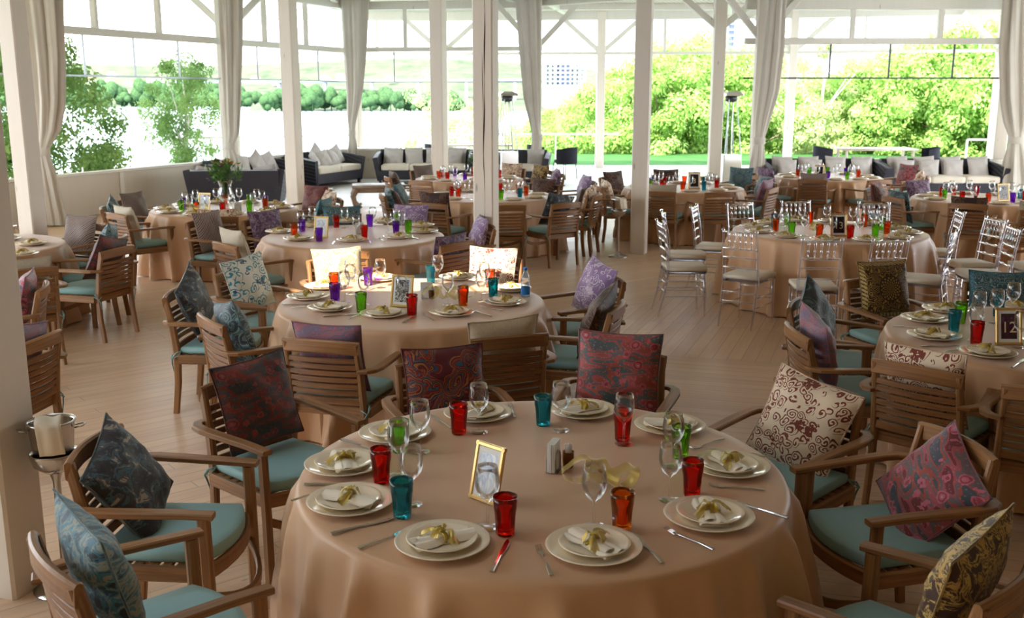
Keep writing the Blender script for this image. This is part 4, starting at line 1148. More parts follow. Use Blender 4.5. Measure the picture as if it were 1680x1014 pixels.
# ---------------------------------------------------------------- round tables
T = {}
TN = {'A': 'big front table', 'B': 'sunlit table', 'C': 'table behind the sunlit one', 'D': 'flower-vase table', 'E': 'table beside the curtained white post',
      'F': 'table behind the cracked post', 'G': 'table before the white-cushioned sofa', 'H': 'number 3 table', 'I': 'clear-chair table', 'J': 'number 12 table', 'K': 'table under the wide opening', 'M': 'table by the grey-cushioned sofa'}
TD = {'A': ((.11, 3.56), .9, 'big round table under tan satin cloth, ten places, closest to the camera'),
      'B': ((-.68, 6.72), .9, 'round table under tan cloth with a patch of sun on its far side'),
      'C': ((-1.58, 9.97), .9, 'round tan-clothed table with many purple tumblers, behind the sunlit table'),
      'D': ((-3.55, 12.4), .88, 'round tan-clothed table carrying the flower vase, before the wicker sofa'),
      'E': ((-5.12, 9.25), .9, 'round tan-clothed table cut by the frame, beside the plaid-cushioned armchair'),
      'F': ((-.32, 14.0), .9, 'round tan-clothed table half hidden behind the cracked white post'),
      'G': ((-.72, 17.0), .9, 'small-looking far table in front of the sofa with white cushions'),
      'H': ((2.6, 15.3), .9, 'round tan-clothed table with card number 3 by the terrace'),
      'I': ((3.28, 10.35), .97, 'round tan-clothed table ringed by clear acrylic chairs, card number 13'),
      'J': ((3.12, 5.67), .9, 'round tan-clothed table with card number 12, cut by the frame'),
      'K': ((6.35, 13.6), .9, 'round tan-clothed table with red tumblers before the square-cushion sofa'),
      'M': ((5.4, 17.3), .9, 'round tan-clothed table before the sofa by the terrace curtain')}
for i, (k, (c, R, lb)) in enumerate(TD.items()):
    T[k] = Vector((c[0], c[1], 0)); table(c, R, lb, i+1)

def lay(k, plates, rzs=None, rib=True, **kw):
    c = T[k]; pts = [at(x, y, TZ+.01) for x, y in plates]
    hs = hour_names(c, pts)
    for i, p in enumerate(pts): setting(c, p, hs[i], TN[k], nap=rib, rz=rzs[i] if rzs else None, **kw)
    return pts, hs
USED = {}
def uniq(s):
    USED[s] = USED.get(s, 0)+1
    return s
def hour_at(k, p):
    a = (atan2(p.x-T[k].x, p.y-T[k].y)/(2*pi)*12) % 12
    return HOURS[int(round(a)) % 12]+" o'clock"
WW = {}
def tumblers(k, lst):
    for col, x, y in lst:
        p = at(x, y, TZ) if not isinstance(x, tuple) else Vector(x)
        put_on(TUM[col].get(), p, random.uniform(0, 6), None, 'glass', 'coloured glass tumblers')
        WW.setdefault((k, col), []).append(p)
        LATE.append(('t', k, col, p, bpy.context.scene.collection.objects[-1]))
LATE = []
GL = {}
def tumb(k, col, p):
    o = TUM[col].get(); put_on(o, p, random.uniform(0, 6), None, 'glass', 'coloured glass tumblers'); GL.setdefault((k, col+' glass tumbler'), []).append((o, p))
def wine(k, p):
    o = WINE.get(); put_on(o, p, 0, None, 'wine glass', 'stemmed wine glasses'); GL.setdefault((k, 'clear stemmed wine glass'), []).append((o, p))
def label_glasses():
    """each glass on a table gets the clock hour and, where two share it, how far in it stands"""
    for (k, nm), lst in GL.items():
        by = {}
        for o, p in lst: by.setdefault(hour_at(k, p), []).append((o, p))
        for h, q in by.items():
            q.sort(key=lambda t: (t[1]-T[k]).length)
            words_ = [''] if len(q) == 1 else (['inner ', 'outer '] if len(q) == 2 else ['innermost ', 'middle ', 'outermost ']+['further ']*9)
            for w, (o, p) in zip(words_, q): o['label'] = f"{w}{nm} near {h} on the {TN[k]}"
def cut(k, kind, x0, y0, x1, y1):
    """cutlery from its handle end to its tip, as read off the photograph"""
    a, b = at(x0, y0, TZ), at(x1, y1, TZ); m = (a+b)/2; d = b-a
    o = (FORK if kind == 'f' else KNIFE).get(); put_on(o, m, face(d), None, 'fork' if kind == 'f' else 'knife', 'steel forks' if kind == 'f' else 'steel knives')
    GL.setdefault((k, 'steel dinner fork' if kind == 'f' else 'steel dinner knife'), []).append((o, m))

# A, front
lay('A', [(726, 890), (974, 898), (1163, 847), (1197, 765), (1099, 699), (956, 674), (784, 679), (648, 711), (565, 762), (575, 823)],
    [-.6, .45, -.9, -1.2, -.9, -.8, -.9, -.8, -1.2, -.9])
for c, x, y in (('red', 829, 876), ('orange', 1020, 868), ('red', 1135, 812), ('green', 1116, 751), ('red', 1021, 722), ('teal', 891, 697), ('red', 753, 711), ('green', 656, 741), ('red', 626, 791), ('teal', 660, 847)): tumb('A', c, at(x, y, TZ))
for x, y in ((800, 864), (974, 863), (1098, 820), (1103, 765), (1023, 728), (920, 706), (786, 709), (690, 741), (655, 779), (676, 827)): wine('A', at(x, y, TZ))
for a in (('k', 548, 876, 640, 853), ('f', 603, 896, 655, 877), ('k', 808, 937, 832, 890), ('f', 905, 947, 883, 898), ('k', 1083, 922, 1041, 880), ('f', 1172, 904, 1093, 870), ('k', 1262, 842, 1228, 831), ('f', 1251, 805, 1170, 798), ('f', 1183, 722, 1140, 736), ('k', 1222, 745, 1196, 741),
          ('k', 509, 796, 590, 796), ('f', 508, 815, 530, 809), ('k', 570, 725, 612, 738), ('k', 740, 703, 707, 682), ('f', 843, 683, 838, 668)): cut('A', *a)
pic_frame((-.10, 3.26, TZ), -.75, .135, .205, 'gold-framed photograph leaning on the big front table', None, .22, kind=0)
napkin_holder(at(908, 772, TZ), 1.25, TN['A']); toothpicks(at(932, 766, TZ), TN['A'])
ribbon_pile(at(985, 800, TZ), -.25, TN['A'], 3, 1.0)
# B, sunlit
lay('B', [(506, 487), (542, 505), (629, 515), (742, 513), (829, 496), (838, 474), (752, 455), (623, 457), (533, 470)])
for c, x, y in (('purple', 550, 495), ('orange', 549, 477), ('purple', 604, 468), ('green', 593, 512), ('red', 676, 516), ('orange', 760, 501), ('teal', 707, 464), ('teal', 809, 487), ('orange', 804, 471)): tumb('B', c, at(x, y, TZ))
for x, y in ((566, 495), (576, 482), (625, 472), (598, 500), (660, 503), (719, 465), (735, 500), (790, 494), (795, 480)): wine('B', at(x, y, TZ))
for a in (('k', 535, 520, 582, 516), ('f', 575, 523, 592, 516), ('k', 662, 530, 682, 519), ('f', 712, 527, 696, 516), ('k', 800, 518, 783, 512), ('f', 826, 511, 787, 503), ('k', 475, 500, 506, 500), ('f', 492, 505, 512, 503)): cut('B', *a)
pic_frame(at(658, 504, TZ), -.30, .155, .215, 'gold frame with dark picture on the sunlit table', None, .22, kind=3)
napkin_holder(at(700, 490, TZ), .15, TN['B']); toothpicks(at(708, 490, TZ), TN['B'])
ribbon_pile(at(737, 493, TZ), .1, TN['B'], 4, 1.0)
# C
lay('C', [(459, 380), (490, 392), (578, 394), (653, 389), (695, 380), (690, 370), (629, 364), (568, 363), (510, 370)])
for c, x, y in (('orange', 483, 388), ('purple', 496, 379), ('purple', 524, 396), ('red', 552, 373), ('purple', 607, 372), ('red', 598, 391), ('purple', 650, 384), ('green', 670, 382), ('green', 653, 368)): tumb('C', c, at(x, y, TZ))
for x, y in ((494, 380), (513, 371), (523, 388), (566, 374), (585, 388), (612, 372), (637, 381), (651, 375), (660, 381)): wine('C', at(x, y, TZ))
for a in (('k', 545, 402, 549, 396), ('f', 632, 397, 622, 392), ('k', 684, 392, 675, 389), ('k', 608, 400, 606, 396)): cut('C', *a)
pic_frame(at(526, 390, TZ), -.25, .15, .21, 'gold frame with pale picture on the table behind the sunlit one', None, .22, kind=0)
napkin_holder(at(590, 384, TZ), .3, TN['C'])
# E
lay('E', [(35, 417), (52, 400), (8, 392)])
for c, x, y in (('red', 15, 394), ('purple', 18, 410)): tumb('E', c, at(x, y, TZ))
# I clear chairs
n = 12; ptsI = [T['I']+Vector((cos(2*pi*(i+.35)/n), sin(2*pi*(i+.35)/n), 0))*.76 for i in range(n)]
hs = hour_names(T['I'], ptsI)
cyc = ['green', 'orange', 'red', 'orange', 'green', 'teal', 'orange', 'green', 'orange', 'red', 'green', 'orange']
for i, p in enumerate(ptsI):
    setting(T['I'], p, hs[i], TN['I'])
    d = (T['I']-p).normalized(); s = Vector((-d.y, d.x, 0))
    tumb('I', cyc[i], p+d*.20+s*.07+Vector((0, 0, TZ))); wine('I', p+d*.24-s*.05+Vector((0, 0, TZ)))
pic_frame(at(1376, 388, TZ), .05, .17, .23, 'gold frame showing the number 13 on the clear-chair table', '13', .2, kind=1)
ribbon_pile(at(1340, 380, TZ), .5, TN['I'], 2, 1.0); ribbon_pile(at(1395, 384, TZ), 1.0, TN['I'], 1, 1.0)
# J card 12
lay('J', [(1518, 523), (1532, 551), (1620, 579), (1552, 508), (1665, 505), (1720, 560)], [-.9, -1.1, -.9, -.7, -.8, -.5])
for c, x, y in (('teal', 1564, 544), ('green', 1575, 530), ('red', 1601, 564), ('teal', 1637, 519)): tumb('J', c, at(x, y, TZ))
for x, y in ((1598, 559), (1603, 534), (1632, 530), (1659, 517), (1672, 570)): wine('J', at(x, y, TZ))
for a in (('k', 1514, 569, 1570, 568), ('f', 1550, 579, 1572, 574), ('k', 1660, 604, 1680, 590), ('f', 1484, 537, 1500, 538)): cut('J', *a)
pic_frame(at(1655, 566, TZ), .0, .15, .21, 'gold frame showing the number 12 on the table cut by the frame', '12', .22, kind=2)
bpy.context.view_layer.update()
# the other tables: evenly laid
def lay_even(k, n, ph, cols, rib=False, cut_=False, rad=.70, skip=()):
    pts = [T[k]+Vector((cos(2*pi*i/n+ph), sin(2*pi*i/n+ph), 0))*rad for i in range(n)]; hs = hour_names(T[k], pts)
    for i, p in enumerate(pts):
        if i in skip: continue
        setting(T[k], p, hs[i], TN[k], nap=rib)
        d = (T[k]-p).normalized(); s = Vector((-d.y, d.x, 0))
        tumb(k, cols[i % len(cols)], p+d*.19+s*.09+Vector((0, 0, TZ))); wine(k, p+d*.24-s*.03+Vector((0, 0, TZ)))
lay_even('D', 10, .1, ['orange', 'purple', 'green', 'orange', 'green', 'purple', 'green', 'orange', 'red', 'green'], rib=True)
lay_even('F', 10, .2, ['orange', 'red', 'red', 'teal', 'orange', 'red', 'orange', 'red', 'green', 'teal'])
lay_even('G', 10, .4, ['red', 'orange', 'red', 'purple', 'red', 'orange', 'red', 'purple', 'red', 'red'])
lay_even('H', 10, .3, ['red', 'teal', 'orange', 'red', 'purple', 'green', 'red', 'orange', 'teal', 'red'])
lay_even('K', 10, .2, ['teal', 'red', 'red', 'orange', 'red', 'green', 'red', 'orange', 'purple', 'red'])
lay_even('M', 10, .2, ['orange', 'purple', 'green', 'green', 'purple', 'orange', 'green', 'purple', 'green', 'orange'])
label_glasses()
pic_frame(T['H']+Vector((.12, -.25, TZ)), 0, .18, .25, 'dark-framed number 3 card on the table by the terrace', '3', .18, z=TZ, kind=1)
pic_frame(T['D']+Vector((-.18, -.25, TZ)), -.3, .16, .22, 'gold frame with pale picture beside the flower vase', None, .2, kind=0)
pic_frame(T['G']+Vector((.15, -.1, TZ)), .2, .15, .21, 'small dark-framed picture on the table before the white-cushioned sofa', None, .2, kind=1)
pic_frame(T['M']+Vector((-.2, -.2, TZ)), -.2, .16, .22, 'dark framed card on the table by the grey-cushioned sofa', None, .2, kind=1)
pic_frame(T['K']+Vector((.15, -.3, TZ)), .2, .17, .23, 'gold-framed card among red tumblers on the table under the wide opening', None, .2, kind=3)
napkin_holder(T['D']+Vector((.25, -.3, 0)), .2, TN['D']); toothpicks(T['K']+Vector((-.18, -.2, 0)), TN['K'])
ribbon_pile(T['D']+Vector((-.2, -.62, TZ)), .1, TN['D'], 3, 1.3)
# water bottle
r = empty('water_bottle', at(862, 487, TZ))
BOT = m_glass('bottle_plastic', (.80, .90, 1.0, 1), .8, diff=.12); BLUE = plain('blue_cap', (40, 130, 214), .4); 
MB().lathe([(0, 0), (.028, 0), (.031, .006), (.031, .06), (.029, .065), (.031, .07), (.031, .125), (.026, .15), (.014, .175), (.0125, .19), (.0125, .195)], 20).obj('body', BOT, r)
MB().lathe([(.0, .19), (.0145, .19), (.0145, .208), (0, .209)], 16).obj('cap', BLUE, r)
MB().lathe([(.0315, .018), (.0318, .022), (.0318, .068), (.0315, .072)], 20).obj('label_band', BLUE, r)
tag(r, 'small plastic water bottle with blue cap at the edge of the sunlit table', 'bottle')
# flower vase
vp = T['D']+Vector((.02, .02, TZ)); r = empty('flower_vase', vp)
MB().lathe([(0, 0), (.07, 0), (.072, .008), (.03, .03), (.018, .06), (.03, .085), (.085, .13), (.095, .18), (.075, .23), (.07, .28), (.088, .34), (.082, .34), (.065, .28), (.07, .23), (.088, .18), (.078, .135), (0, .09)], 24).obj('vase_body', CLEAR, r)
def flowers(r, z, R, H, n, seed):
    rn = random.Random(seed); lf = MB(); st = MB(); fl = {k: MB() for k in ('orange', 'purple', 'yellow')}
    for i in range(n):
        a = rn.uniform(0, 6.28); q = rn.uniform(.15, 1); tip = Vector((R*q*cos(a), R*q*sin(a), z+H*(1-.55*q*q)*rn.uniform(.7, 1)))
        st.tube([(0, 0, z-.22), (tip.x*.2, tip.y*.2, z), (tip.x, tip.y, tip.z)], .003, 4)
        for j in range(7):
            p = Vector((tip.x, tip.y, tip.z))*rn.uniform(.75, 1.05)+Vector((rn.uniform(-.03, .03), rn.uniform(-.03, .03), rn.uniform(-.05, .02)))
            d = Vector((rn.uniform(-1, 1), rn.uniform(-1, 1), rn.uniform(-.3, 1))).normalized(); s = d.cross(Vector((0, 0, 1))).normalized()
            k = len(lf.v); lf.v += [p, p+d*.04+s*.014, p+d*.09, p+d*.04-s*.014]; lf.quad((k, k+1, k+2, k+3), None, False)
        if i % 4 == 0:
            nm = ('orange', 'purple', 'yellow')[(i//4) % 3]; m = fl[nm]
            for j in range(9):
                b = 2*pi*j/9; o = tip+Vector((.0, 0, .02)); k = len(m.v)
                m.v += [o, o+Vector((.03*cos(b), .03*sin(b), .012)), o+Vector((.034*cos(b+.5), .034*sin(b+.5), .02)), o+Vector((.01*cos(b+.6), .01*sin(b+.6), .02))]; m.quad((k, k+1, k+2, k+3), None, False)
    lf.obj('leaves', plain('bouquet_leaf', (96, 140, 58), .6), r); st.obj('stems', plain('bouquet_stem', (80, 120, 50), .6), r)
    for nm, c in (('orange', (230, 96, 30)), ('purple', (110, 50, 90)), ('yellow', (214, 200, 60))): fl[nm].obj(nm+'_blooms', plain(nm+'_petal', c, .6), r)
flowers(r, .34, .24, .26, 46, 4)
tag(r, 'glass footed vase of green foliage with an orange bloom', 'vase of flowers')
r = empty('potted_plant', T['G']+Vector((.12, .30, TZ)))
MB().lathe([(0, 0), (.05, 0), (.06, .10), (.055, .10), (0, .09)], 16).obj('pot', PANEL, r); flowers(r, .14, .17, .3, 24, 9)
tag(r, 'small plant with red blooms on the far table beside the cracked post', 'plant')

# ---------------------------------------------------------------- ice buckets
bucket_stand(at(83, 690, .77), ('steel ice bucket on a stand beside the scuffed front post', 'the bucket by the front post'), True, .35)
bucket_stand((1.42, 13.35), ('steel ice bucket on a tall stand against the post near the clear chairs', 'the bucket near the clear chairs'), True, .5)
bucket_stand((-2.75, 14.9), ('steel ice bucket on a stand behind the red paisley armchair', 'the bucket behind the red paisley cushion'), True, .2)
bucket_stand((-5.35, 10.6), ('steel ice bucket beside the curtained post, at the frame edge', 'the bucket at the frame edge'), True, .2)
bucket_stand((-2.36, 3.86), ('stand foot of a steel bucket just showing beside the front post', 'the bucket left of the front post'), False, .2)

# ---------------------------------------------------------------- armchairs and their cushions
def armchair(mode, px, py, tgt, fab, lab, clab, delta=0.0, roll=0.0, tilt=.26, dx=0.0, dz=0.0, csc=1.0, second=None, push=0.0):
    zz = {'S': .46, 'P': .66, 'B': .81, 'T': .87}[mode]; off = {'S': 0, 'P': .17, 'B': .31, 'T': .24}[mode]
    p = at(px, py, zz); p.z = 0
    d = ((T[tgt]-p) if isinstance(tgt, str) else Vector((tgt[0], tgt[1], 0))).normalized()
    if delta: d = Matrix.Rotation(delta, 3, 'Z') @ d
    p = p+d*(off+push)
    if isinstance(tgt, str):
        q = p-T[tgt]
        if q.length < 1.10: p = T[tgt]+q.normalized()*1.10
    rz = face(d); o = ARM.get(); place(o, p, rz); tag(o, lab, 'chair', 'teak armchairs')
    M = Matrix.Translation(p) @ Matrix.Rotation(rz, 4, 'Z')
    if fab:
        hh = abs(sin(roll))+abs(cos(roll))      # turned on its corner it stands taller
        c = M @ Vector((dx, -.165, .505+.205*csc*hh*cos(tilt)-.03*(hh > 1.15)+dz))
        cushion(fab, c, rz, tilt, roll, clab, csc, 'patterned scatter cushions')
    if second: 
        f2, l2 = second; c = M @ Vector((dx*-1+.03, -.11, .675)); cushion(f2, c, rz+.15, .38, -.12, l2, .95, 'patterned scatter cushions')
    return o
CHAIRS = [
 # front table
 ('B', 75, 914, 'A', 'teal_leaf', 'teak armchair lowest in the bottom left, teal leaf cushion', 'teal and grey leaf-print cushion on the lowest chair by the scuffed post', dict(roll=.08, delta=.17)),
 ('S', 286, 864, 'A', 'night_floral', 'weathered teak armchair in front of the steel ice bucket, dark floral cushion', 'black floral cushion tipped on its corner beside the ice bucket', dict(roll=.36, delta=.05, tilt=.5, dx=.0, dz=-.06)),
 ('S', 463, 754, 'A', 'wine_floral', 'teak armchair with wine-dark floral cushion, ten o\'clock of the front table', 'wine and charcoal floral cushion at the ten o\'clock front-table chair', dict(roll=.05, delta=-.05)),
 ('T', 724, 577, 'A', 'paisley', 'teak armchair with red paisley cushion facing the camera across the front table', 'red paisley cushion with blue and gold swirls', dict(csc=1.0)),
 ('T', 1019, 563, 'A', 'pink_camo', 'teak armchair with flower-and-cloud print cushion behind the front table', 'dusty red and grey cloud print cushion standing upright behind the front table', dict(csc=1.05, dz=.01)),
 ('B', 1346, 632, 'A', 'scroll', 'teak armchair with cream and rust scroll cushion facing the front table', 'cream cushion with rust scrolls, large, beside the front table', dict(roll=-.18, delta=.15, tilt=.4, dz=-.05, csc=1.05)),
 ('S', 1452, 868, 'A', 'rose_camo', 'teak armchair at three o\'clock of the front table, rose floral cushion', 'rose and blue-grey floral cushion slumped against the armrest', dict(roll=-.5, delta=.15, tilt=.55, dx=-.03, dz=-.09)),
 ('P', 1578, 1000, 'A', 'gold_leaf', 'teak armchair cut by the bottom right corner, brown and gold cushion', 'brown and gold leaf brocade cushion in the bottom corner', dict(roll=-.12, delta=-.15)),
 # sunlit table
 ('P', 320, 512, 'B', 'night_floral', 'teak armchair with camouflage-like dark cushion, outermost beside the sunlit table', 'dark cushion of brown and teal dabs, behind the teal paisley one', dict(roll=.35)),
 ('B', 347, 522, 'B', 'teal_paisley', 'teak armchair seen from behind holding a teal paisley cushion', 'teal and cream paisley cushion slumping towards its armrest', dict(roll=-.2, dx=.06)),
 ('P', 408, 478, 'B', 'ice_blue', 'teak armchair with white and teal floral cushion by the sunlit table', 'white cushion with teal flowers and scrolls', dict(roll=.1)),
 ('B', 536, 552, 'B', 'mauve', 'teak armchair with slatted back to the camera, mauve cushion on top', 'mauve and rust print cushion showing above a slatted back', dict(dz=-.02)),
 ('B', 838, 552, 'B', 'oat', 'teak armchair with its back to the camera and an oatmeal cushion', 'oatmeal linen cushion with brown braided edge', dict(dz=-.02, delta=-.15, roll=-.06)),
 ('B', 1017, 501, 'B', 'brown_paisley', 'teak armchair in profile with dark brown paisley cushion', 'dark brown paisley cushion leaning in a profile armchair', dict(roll=-.3, tilt=.4)),
 ('B', 1003, 453, 'B', 'lilac', 'teak armchair with lilac floral cushion beside the open floor', 'lilac cushion with white flowers beside the open floor', dict(roll=-.15, tilt=.35)),
 ('T', 550, 413, 'B', 'cream_paisley', 'teak armchair with sun-bleached cream cushion behind the sunlit table', 'cream paisley cushion bright in the sun patch', dict()),
 ('T', 812, 412, 'B', 'scroll', 'teak armchair at the foot of the cracked post, sunlit scroll cushion', 'cream and rust scroll cushion in front of the cracked post', dict()),
 # purple-tumbler table
 ('B', 565, 405, 'C', None, 'teak armchair without cushion, slatted back towards the sunlit table', '', {}),
 ('B', 727, 395, 'C', 'plum', 'teak armchair angled before the cracked post, armrest pointing at the lake', 'plum print cushion glimpsed under an armrest by the cracked post', dict(dz=-.03)),
 ('B', 377, 399, 'C', 'beige', 'teak armchair with plain beige cushion seen from behind', 'plain beige cushion on a chair before the purple-tumbler table', dict(dx=-.03, dz=.03)),
 ('P', 345, 385, 'C', 'plaid', 'teak armchair with brown woven-pattern cushion beside the beige one', 'brown and white woven-pattern cushion beside the beige cushion', dict()),
 ('T', 430, 350, 'C', 'plum', 'teak armchair with purple print cushion between the two left tables', 'purple and grey print cushion between two tables', dict()),
 ('T', 560, 343, 'C', 'teal_medal', 'teak armchair with blue-grey cushion on the far side of the purple tumblers', 'blue-grey medallion cushion behind the purple-tumbler table', dict()),
 ('T', 692, 336, 'C', 'lilac', 'teak armchair with violet floral cushion left of the cracked post', 'violet floral cushion, upright, left of the cracked post', dict(push=.3)),
 ('T', 770, 362, 'C', 'lilac', 'teak armchair half hidden behind the cracked post, violet cushion', 'violet cushion edge showing beside the cracked post', dict()),
 # vase table
 ('B', 220, 348, 'D', 'beige', 'teak armchair with back to camera and teal seat, before the vase table', 'beige cushion top above a slatted back near the lake wall', dict(dz=-.015)),
 ('T', 184, 331, 'D', 'teal_paisley', 'teak armchair with teal paisley cushion nearest the lake wall', 'teal paisley cushion nearest the lake wall', dict(roll=.2)),
 ('T', 213, 320, 'D', 'taupe', 'teak armchair with brown cushion behind the beige one near the lake wall', 'brown woven cushion near the lake wall', dict()),
 ('B', 362, 345, 'D', 'scroll', 'teak armchair with rust scroll cushion, back to camera at the vase table', 'rust scroll cushion peeping over a chair at the vase table', dict(dz=-.015)),
 ('T', 521, 308, 'D', 'paisley', 'teak armchair with crimson and blue paisley cushion beyond the vase table', 'crimson and blue paisley cushion beyond the vase table', dict()),
 ('T', 546, 318, 'D', 'scroll', 'teak armchair in profile with scroll cushion beyond the vase table', 'scroll cushion on a profile chair beyond the vase table', dict()),
 ('B', 490, 337, 'D', 'teal_medal', 'teak armchair with back to camera between vase table and purple tumblers', 'grey-blue cushion behind the chair between two tables', dict()),
 # left edge table
 ('T', 75, 366, 'E', 'plaid', 'teak armchair with brown plaid cushion beside the curtained post', 'brown and white plaid cushion beside the curtained post', dict(delta=.1)),
 ('B', 195, 407, 'E', 'wine_floral', 'teak armchair standing clear on the open floor, wine cushion, teal seat', 'wine floral cushion on the chair standing clear on the floor', dict(roll=.25, tilt=.35)),
 ('T', 188, 378, 'E', 'teal_leaf', 'teak armchair just behind the one on the open floor, teal print cushion', 'teal print cushion behind the wine floral one', dict(roll=.15)),
 ('B', 45, 442, 'E', 'beige', 'teak armchair with beige cushion roll, back to camera at the edge table', 'beige cushion roll on the chair of the edge table', dict(dz=-.02)),
 ('P', 42, 503, (-.95, -.3), 'rose_camo', 'teak armchair with pink floral cushion beside the scuffed post', 'pink floral cushion beside the scuffed post', dict()),
 ('B', 65, 554, (-.98, .14), 'mauve', 'teak armchair showing its slatted back beside the scuffed post', 'mauve cushion behind the slatted back by the scuffed post', dict(dz=-.02, roll=.2)),
 # cracked-post table
 ('B', 625, 319, 'F', 'teal_leaf', 'teak armchair with stacked red and teal cushions by the open floor', 'teal cushion stacked in front of the dark red one', dict(second=('wine_floral', 'dark red cushion stacked behind the teal one'))),
 ('T', 700, 306, 'F', 'teal_medal', 'teak armchair with teal medallion cushion facing the cracked-post table', 'teal medallion cushion facing the cracked-post table', dict()),
 ('B', 706, 334, 'F', 'brown_paisley', 'teak armchair left of the cracked post holding a brown print cushion', 'brown print cushion left of the cracked post', dict(dz=.04)),
 ('B', 833, 337, 'F', None, 'teak armchair showing slats just right of the cracked post', '', {}),
 ('B', 930, 333, 'F', 'night_floral', 'teak armchair with black cushion and teal seat, back three-quarters to camera', 'black paisley cushion on the chair nearest the small bucket', dict(roll=.2, dx=-.05)),
 ('B', 983, 320, 'F', 'scroll', 'teak armchair in profile with dark scroll cushion near the bucket post', 'brown and cream scroll cushion in profile near the bucket post', dict(roll=-.15)),
 ('T', 963, 312, 'F', 'taupe', 'teak armchair with grey-beige cushion behind the scroll cushion', 'grey-beige print cushion behind the scroll cushion', dict()),
 ('T', 893, 297, 'F', 'brown_paisley', 'teak armchair with brown paisley cushion facing camera past the cracked post', 'large brown paisley cushion facing camera past the cracked post', dict()),
 # white-cushion sofa table
 ('B', 645, 290, 'G', 'brown_paisley', 'teak armchair with brown cushion beside the carved coffee table', 'brown cushion beside the carved coffee table', dict()),
 ('B', 703, 295, 'G', None, 'teak armchair without cushion, back to camera, before the far table', '', {}),
 ('T', 692, 274, 'G', 'taupe', 'teak armchair with striped brown cushion in front of the sofa', 'striped brown cushion in front of the sofa', dict()),
 ('T', 890, 274, 'G', 'gold_leaf', 'teak armchair with cream-gold cushion under the tied curtain', 'cream-gold brocade cushion under the tied curtain', dict()),
 ('T', 918, 280, 'G', 'plum', 'teak armchair in profile with plum cushion at the terrace side', 'plum cushion at the terrace side', dict()),
 ('T', 842, 271, 'G', 'scroll', 'teak armchair with pink-white cushion behind the heater side', 'pink-white scroll cushion below the patio heater', dict()),
 # number 3 table
 ('B', 990, 305, 'H', 'scroll', 'teak armchair turned to the number 3 table with scroll cushion', 'scroll cushion on the chair beside the bucket post', dict(delta=-.2)),
 ('B', 998, 290, 'H', 'brown_paisley', 'teak armchair with dark gold cushion on the terrace side of number 3', 'dark gold print cushion near the terrace', dict()),
 ('T', 966, 291, (-1, -.25), 'lilac', 'teak armchair with mauve cushion alone near the sunny terrace', 'mauve cushion near the sunny terrace', dict()),
 ('B', 1087, 313, 'H', 'beige', 'teak armchair with beige cushion, back to camera at the number 3 table', 'beige cushion at the number 3 table', dict(dz=0)),
 ('B', 1172, 313, 'H', None, 'teak armchair without cushion, back to camera at the number 3 table', '', {}),
 ('B', 1252, 308, 'H', 'mauve', 'teak armchair angled to the number 3 table with mauve cushion', 'mauve cushion at the number 3 table', dict(dz=.03)),
 ('T', 1240, 293, 'H', 'teal_leaf', 'teak armchair with large teal cushion by the curtain', 'large teal leaf cushion by the curtain', dict()),
 ('T', 1218, 278, 'H', 'teal_medal', 'teak armchair with navy cushion between heater and curtain', 'navy cushion between heater and curtain', dict()),
 ('T', 1156, 285, 'H', None, 'teak armchair facing camera behind the number 3 table, near the heater', '', {}),
 ('T', 1092, 281, 'H', 'brown_paisley', 'teak armchair facing camera behind the number 3 card', 'brown cushion behind the purple tumblers of number 3', dict()),
 # grey sofa table
 ('B', 1337, 293, 'M', 'plaid', 'teak armchair with plaid cushion, back to camera before the grey-cushion sofa', 'plaid cushion before the grey-cushion sofa', dict(dz=0)),
 ('B', 1434, 294, 'M', None, 'teak armchair without cushion, back to camera before the far right table', '', {}),
 ('B', 1268, 288, 'M', 'plum', 'teak armchair with mauve stripe cushion beside the terrace curtain', 'mauve stripe cushion beside the terrace curtain', dict(dz=.04)),
 ('T', 1493, 273, 'M', 'rose_camo', 'armchair with blue-pink floral cushion in front of the square-cushion sofa', 'blue-pink floral cushion in front of the sofa', dict()),
 ('T', 1516, 283, 'M', 'scroll', 'teak armchair with rosy white cushion in profile before the sofa', 'rosy white cushion in profile before the sofa', dict()),
 # wide-opening table
 ('B', 1425, 309, 'K', 'paisley', 'teak armchair in profile with red cushion right of the clear-chair table', 'dark red cushion in profile behind the clear chairs', dict(second=('brown_paisley', 'dark brown cushion beside the dark red one'))),
 ('B', 1480, 323, 'K', 'teal_paisley', 'teak armchair with teal cushion top behind the clear chairs', 'teal cushion top above a slatted back behind the clear chairs', dict(dz=-.015)),
 ('B', 1592, 332, 'K', 'brown_paisley', 'teak armchair with brown cushion top, back to camera, right of the clear chairs', 'brown cushion top above a slatted back', dict(dz=-.015)),
 ('T', 1507, 299, 'K', 'plum', 'teak armchair with purple cushion facing the wide-opening table', 'purple print cushion facing the wide-opening table', dict()),
 ('B', 1708, 345, 'K', 'beige', 'teak armchair with teal seat cut by the frame beside the clear chairs', 'cushion on the armchair cut by the frame', dict()),
 # number 12 table
 ('B', 1306, 493, 'J', 'green_black', 'teak armchair with green-black cushion at the number 12 table', 'green-black medallion cushion tipped on its corner', dict(roll=.42, tilt=.4)),
 ('T', 1438, 446, 'J', 'medal', 'teak armchair with gold medallion cushion by the clear chairs', 'brown cushion with gold medallion and scrolls', dict(delta=.0, csc=1.0, dz=.05, dx=-.02)),
 ('T', 1640, 452, 'J', 'teal_medal', 'teak armchair with slate-blue cushion at the far side of number 12', 'slate-blue medallion cushion at the far side of number 12', dict()),
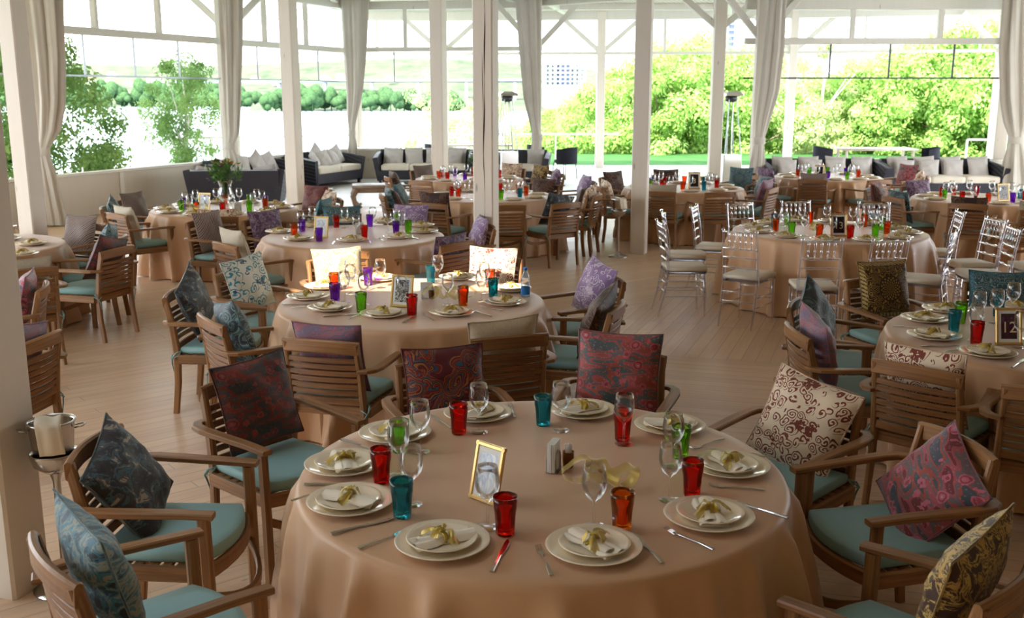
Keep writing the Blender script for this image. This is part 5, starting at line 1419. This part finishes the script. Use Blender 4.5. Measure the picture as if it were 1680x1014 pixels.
 ('B', 1303, 540, 'J', 'mauve', 'teak armchair in profile with wine-mauve cushion, second from the scroll cushion', 'wine-mauve floral cushion in a profile chair by number 12', dict(roll=.2)),
 ('B', 1515, 598, 'J', 'scroll', 'teak armchair with slatted back to the camera at the number 12 table', 'rust scroll cushion peeping over the slatted back at number 12', dict(dz=-.015, delta=.15)),
 ('B', 1735, 640, 'J', None, 'teak armchair showing only its armrest at the frame edge', '', {}),
]
for mode, px, py, tg, fab, lab, clab, kw in CHAIRS: armchair(mode, px, py, tg, fab, lab, clab, **kw)

# ---------------------------------------------------------------- clear acrylic chairs
def clear(mode, px, py, d, lab):
    zz, off = {'S': (.47, 0), 'B': (.92, .25)}[mode]; p = at(px, py, zz); p.z = 0; d = Vector((d[0], d[1], 0)).normalized()
    o = ACR.get(); place(o, p+d*off, face(d)); tag(o, lab, 'chair', 'clear acrylic chairs')
for a in (('S', 1121, 437, (1, .05), 'clear acrylic chair nearest the bucket post, in profile, cream seat'),
          ('S', 1124, 417, (1, -.05), 'clear acrylic chair in profile just behind the one nearest the bucket post'),
          ('S', 1172, 404, (.9, -.35), 'clear acrylic chair angled, third from the bucket post'),
          ('B', 1213, 333, (.35, -.95), 'clear acrylic chair facing camera with teal chair behind it'),
          ('S', 1229, 451, (.62, .8), 'clear acrylic chair with back to camera, left of the tablecloth folds'),
          ('S', 1335, 468, (.1, 1), 'clear acrylic chair square to the cloth, back to camera'),
          ('B', 1462, 392, (-.15, 1), 'clear acrylic chair directly behind the gold medallion cushion'),
          ('S', 1512, 457, (-.8, .45), 'clear acrylic chair right of the gold medallion cushion, turned to the table'),
          ('S', 1530, 413, (-.6, .1), 'clear acrylic chair behind the one turned to the table'),
          ('B', 1434, 332, (-.3, -1), 'clear acrylic chair facing camera on the far side, right one'),
          ('B', 1305, 329, (.05, -1), 'clear acrylic chair facing camera on the far side, middle one'),
          ('S', 1590, 432, (-1, -.15), 'clear acrylic chair in profile away from the table'),
          ('S', 1612, 449, (-1, .1), 'clear acrylic chair in profile closest to the frame edge of its pair'),
          ('S', 1700, 436, (-1, .0), 'clear acrylic chair cut by the frame')): clear(*a)
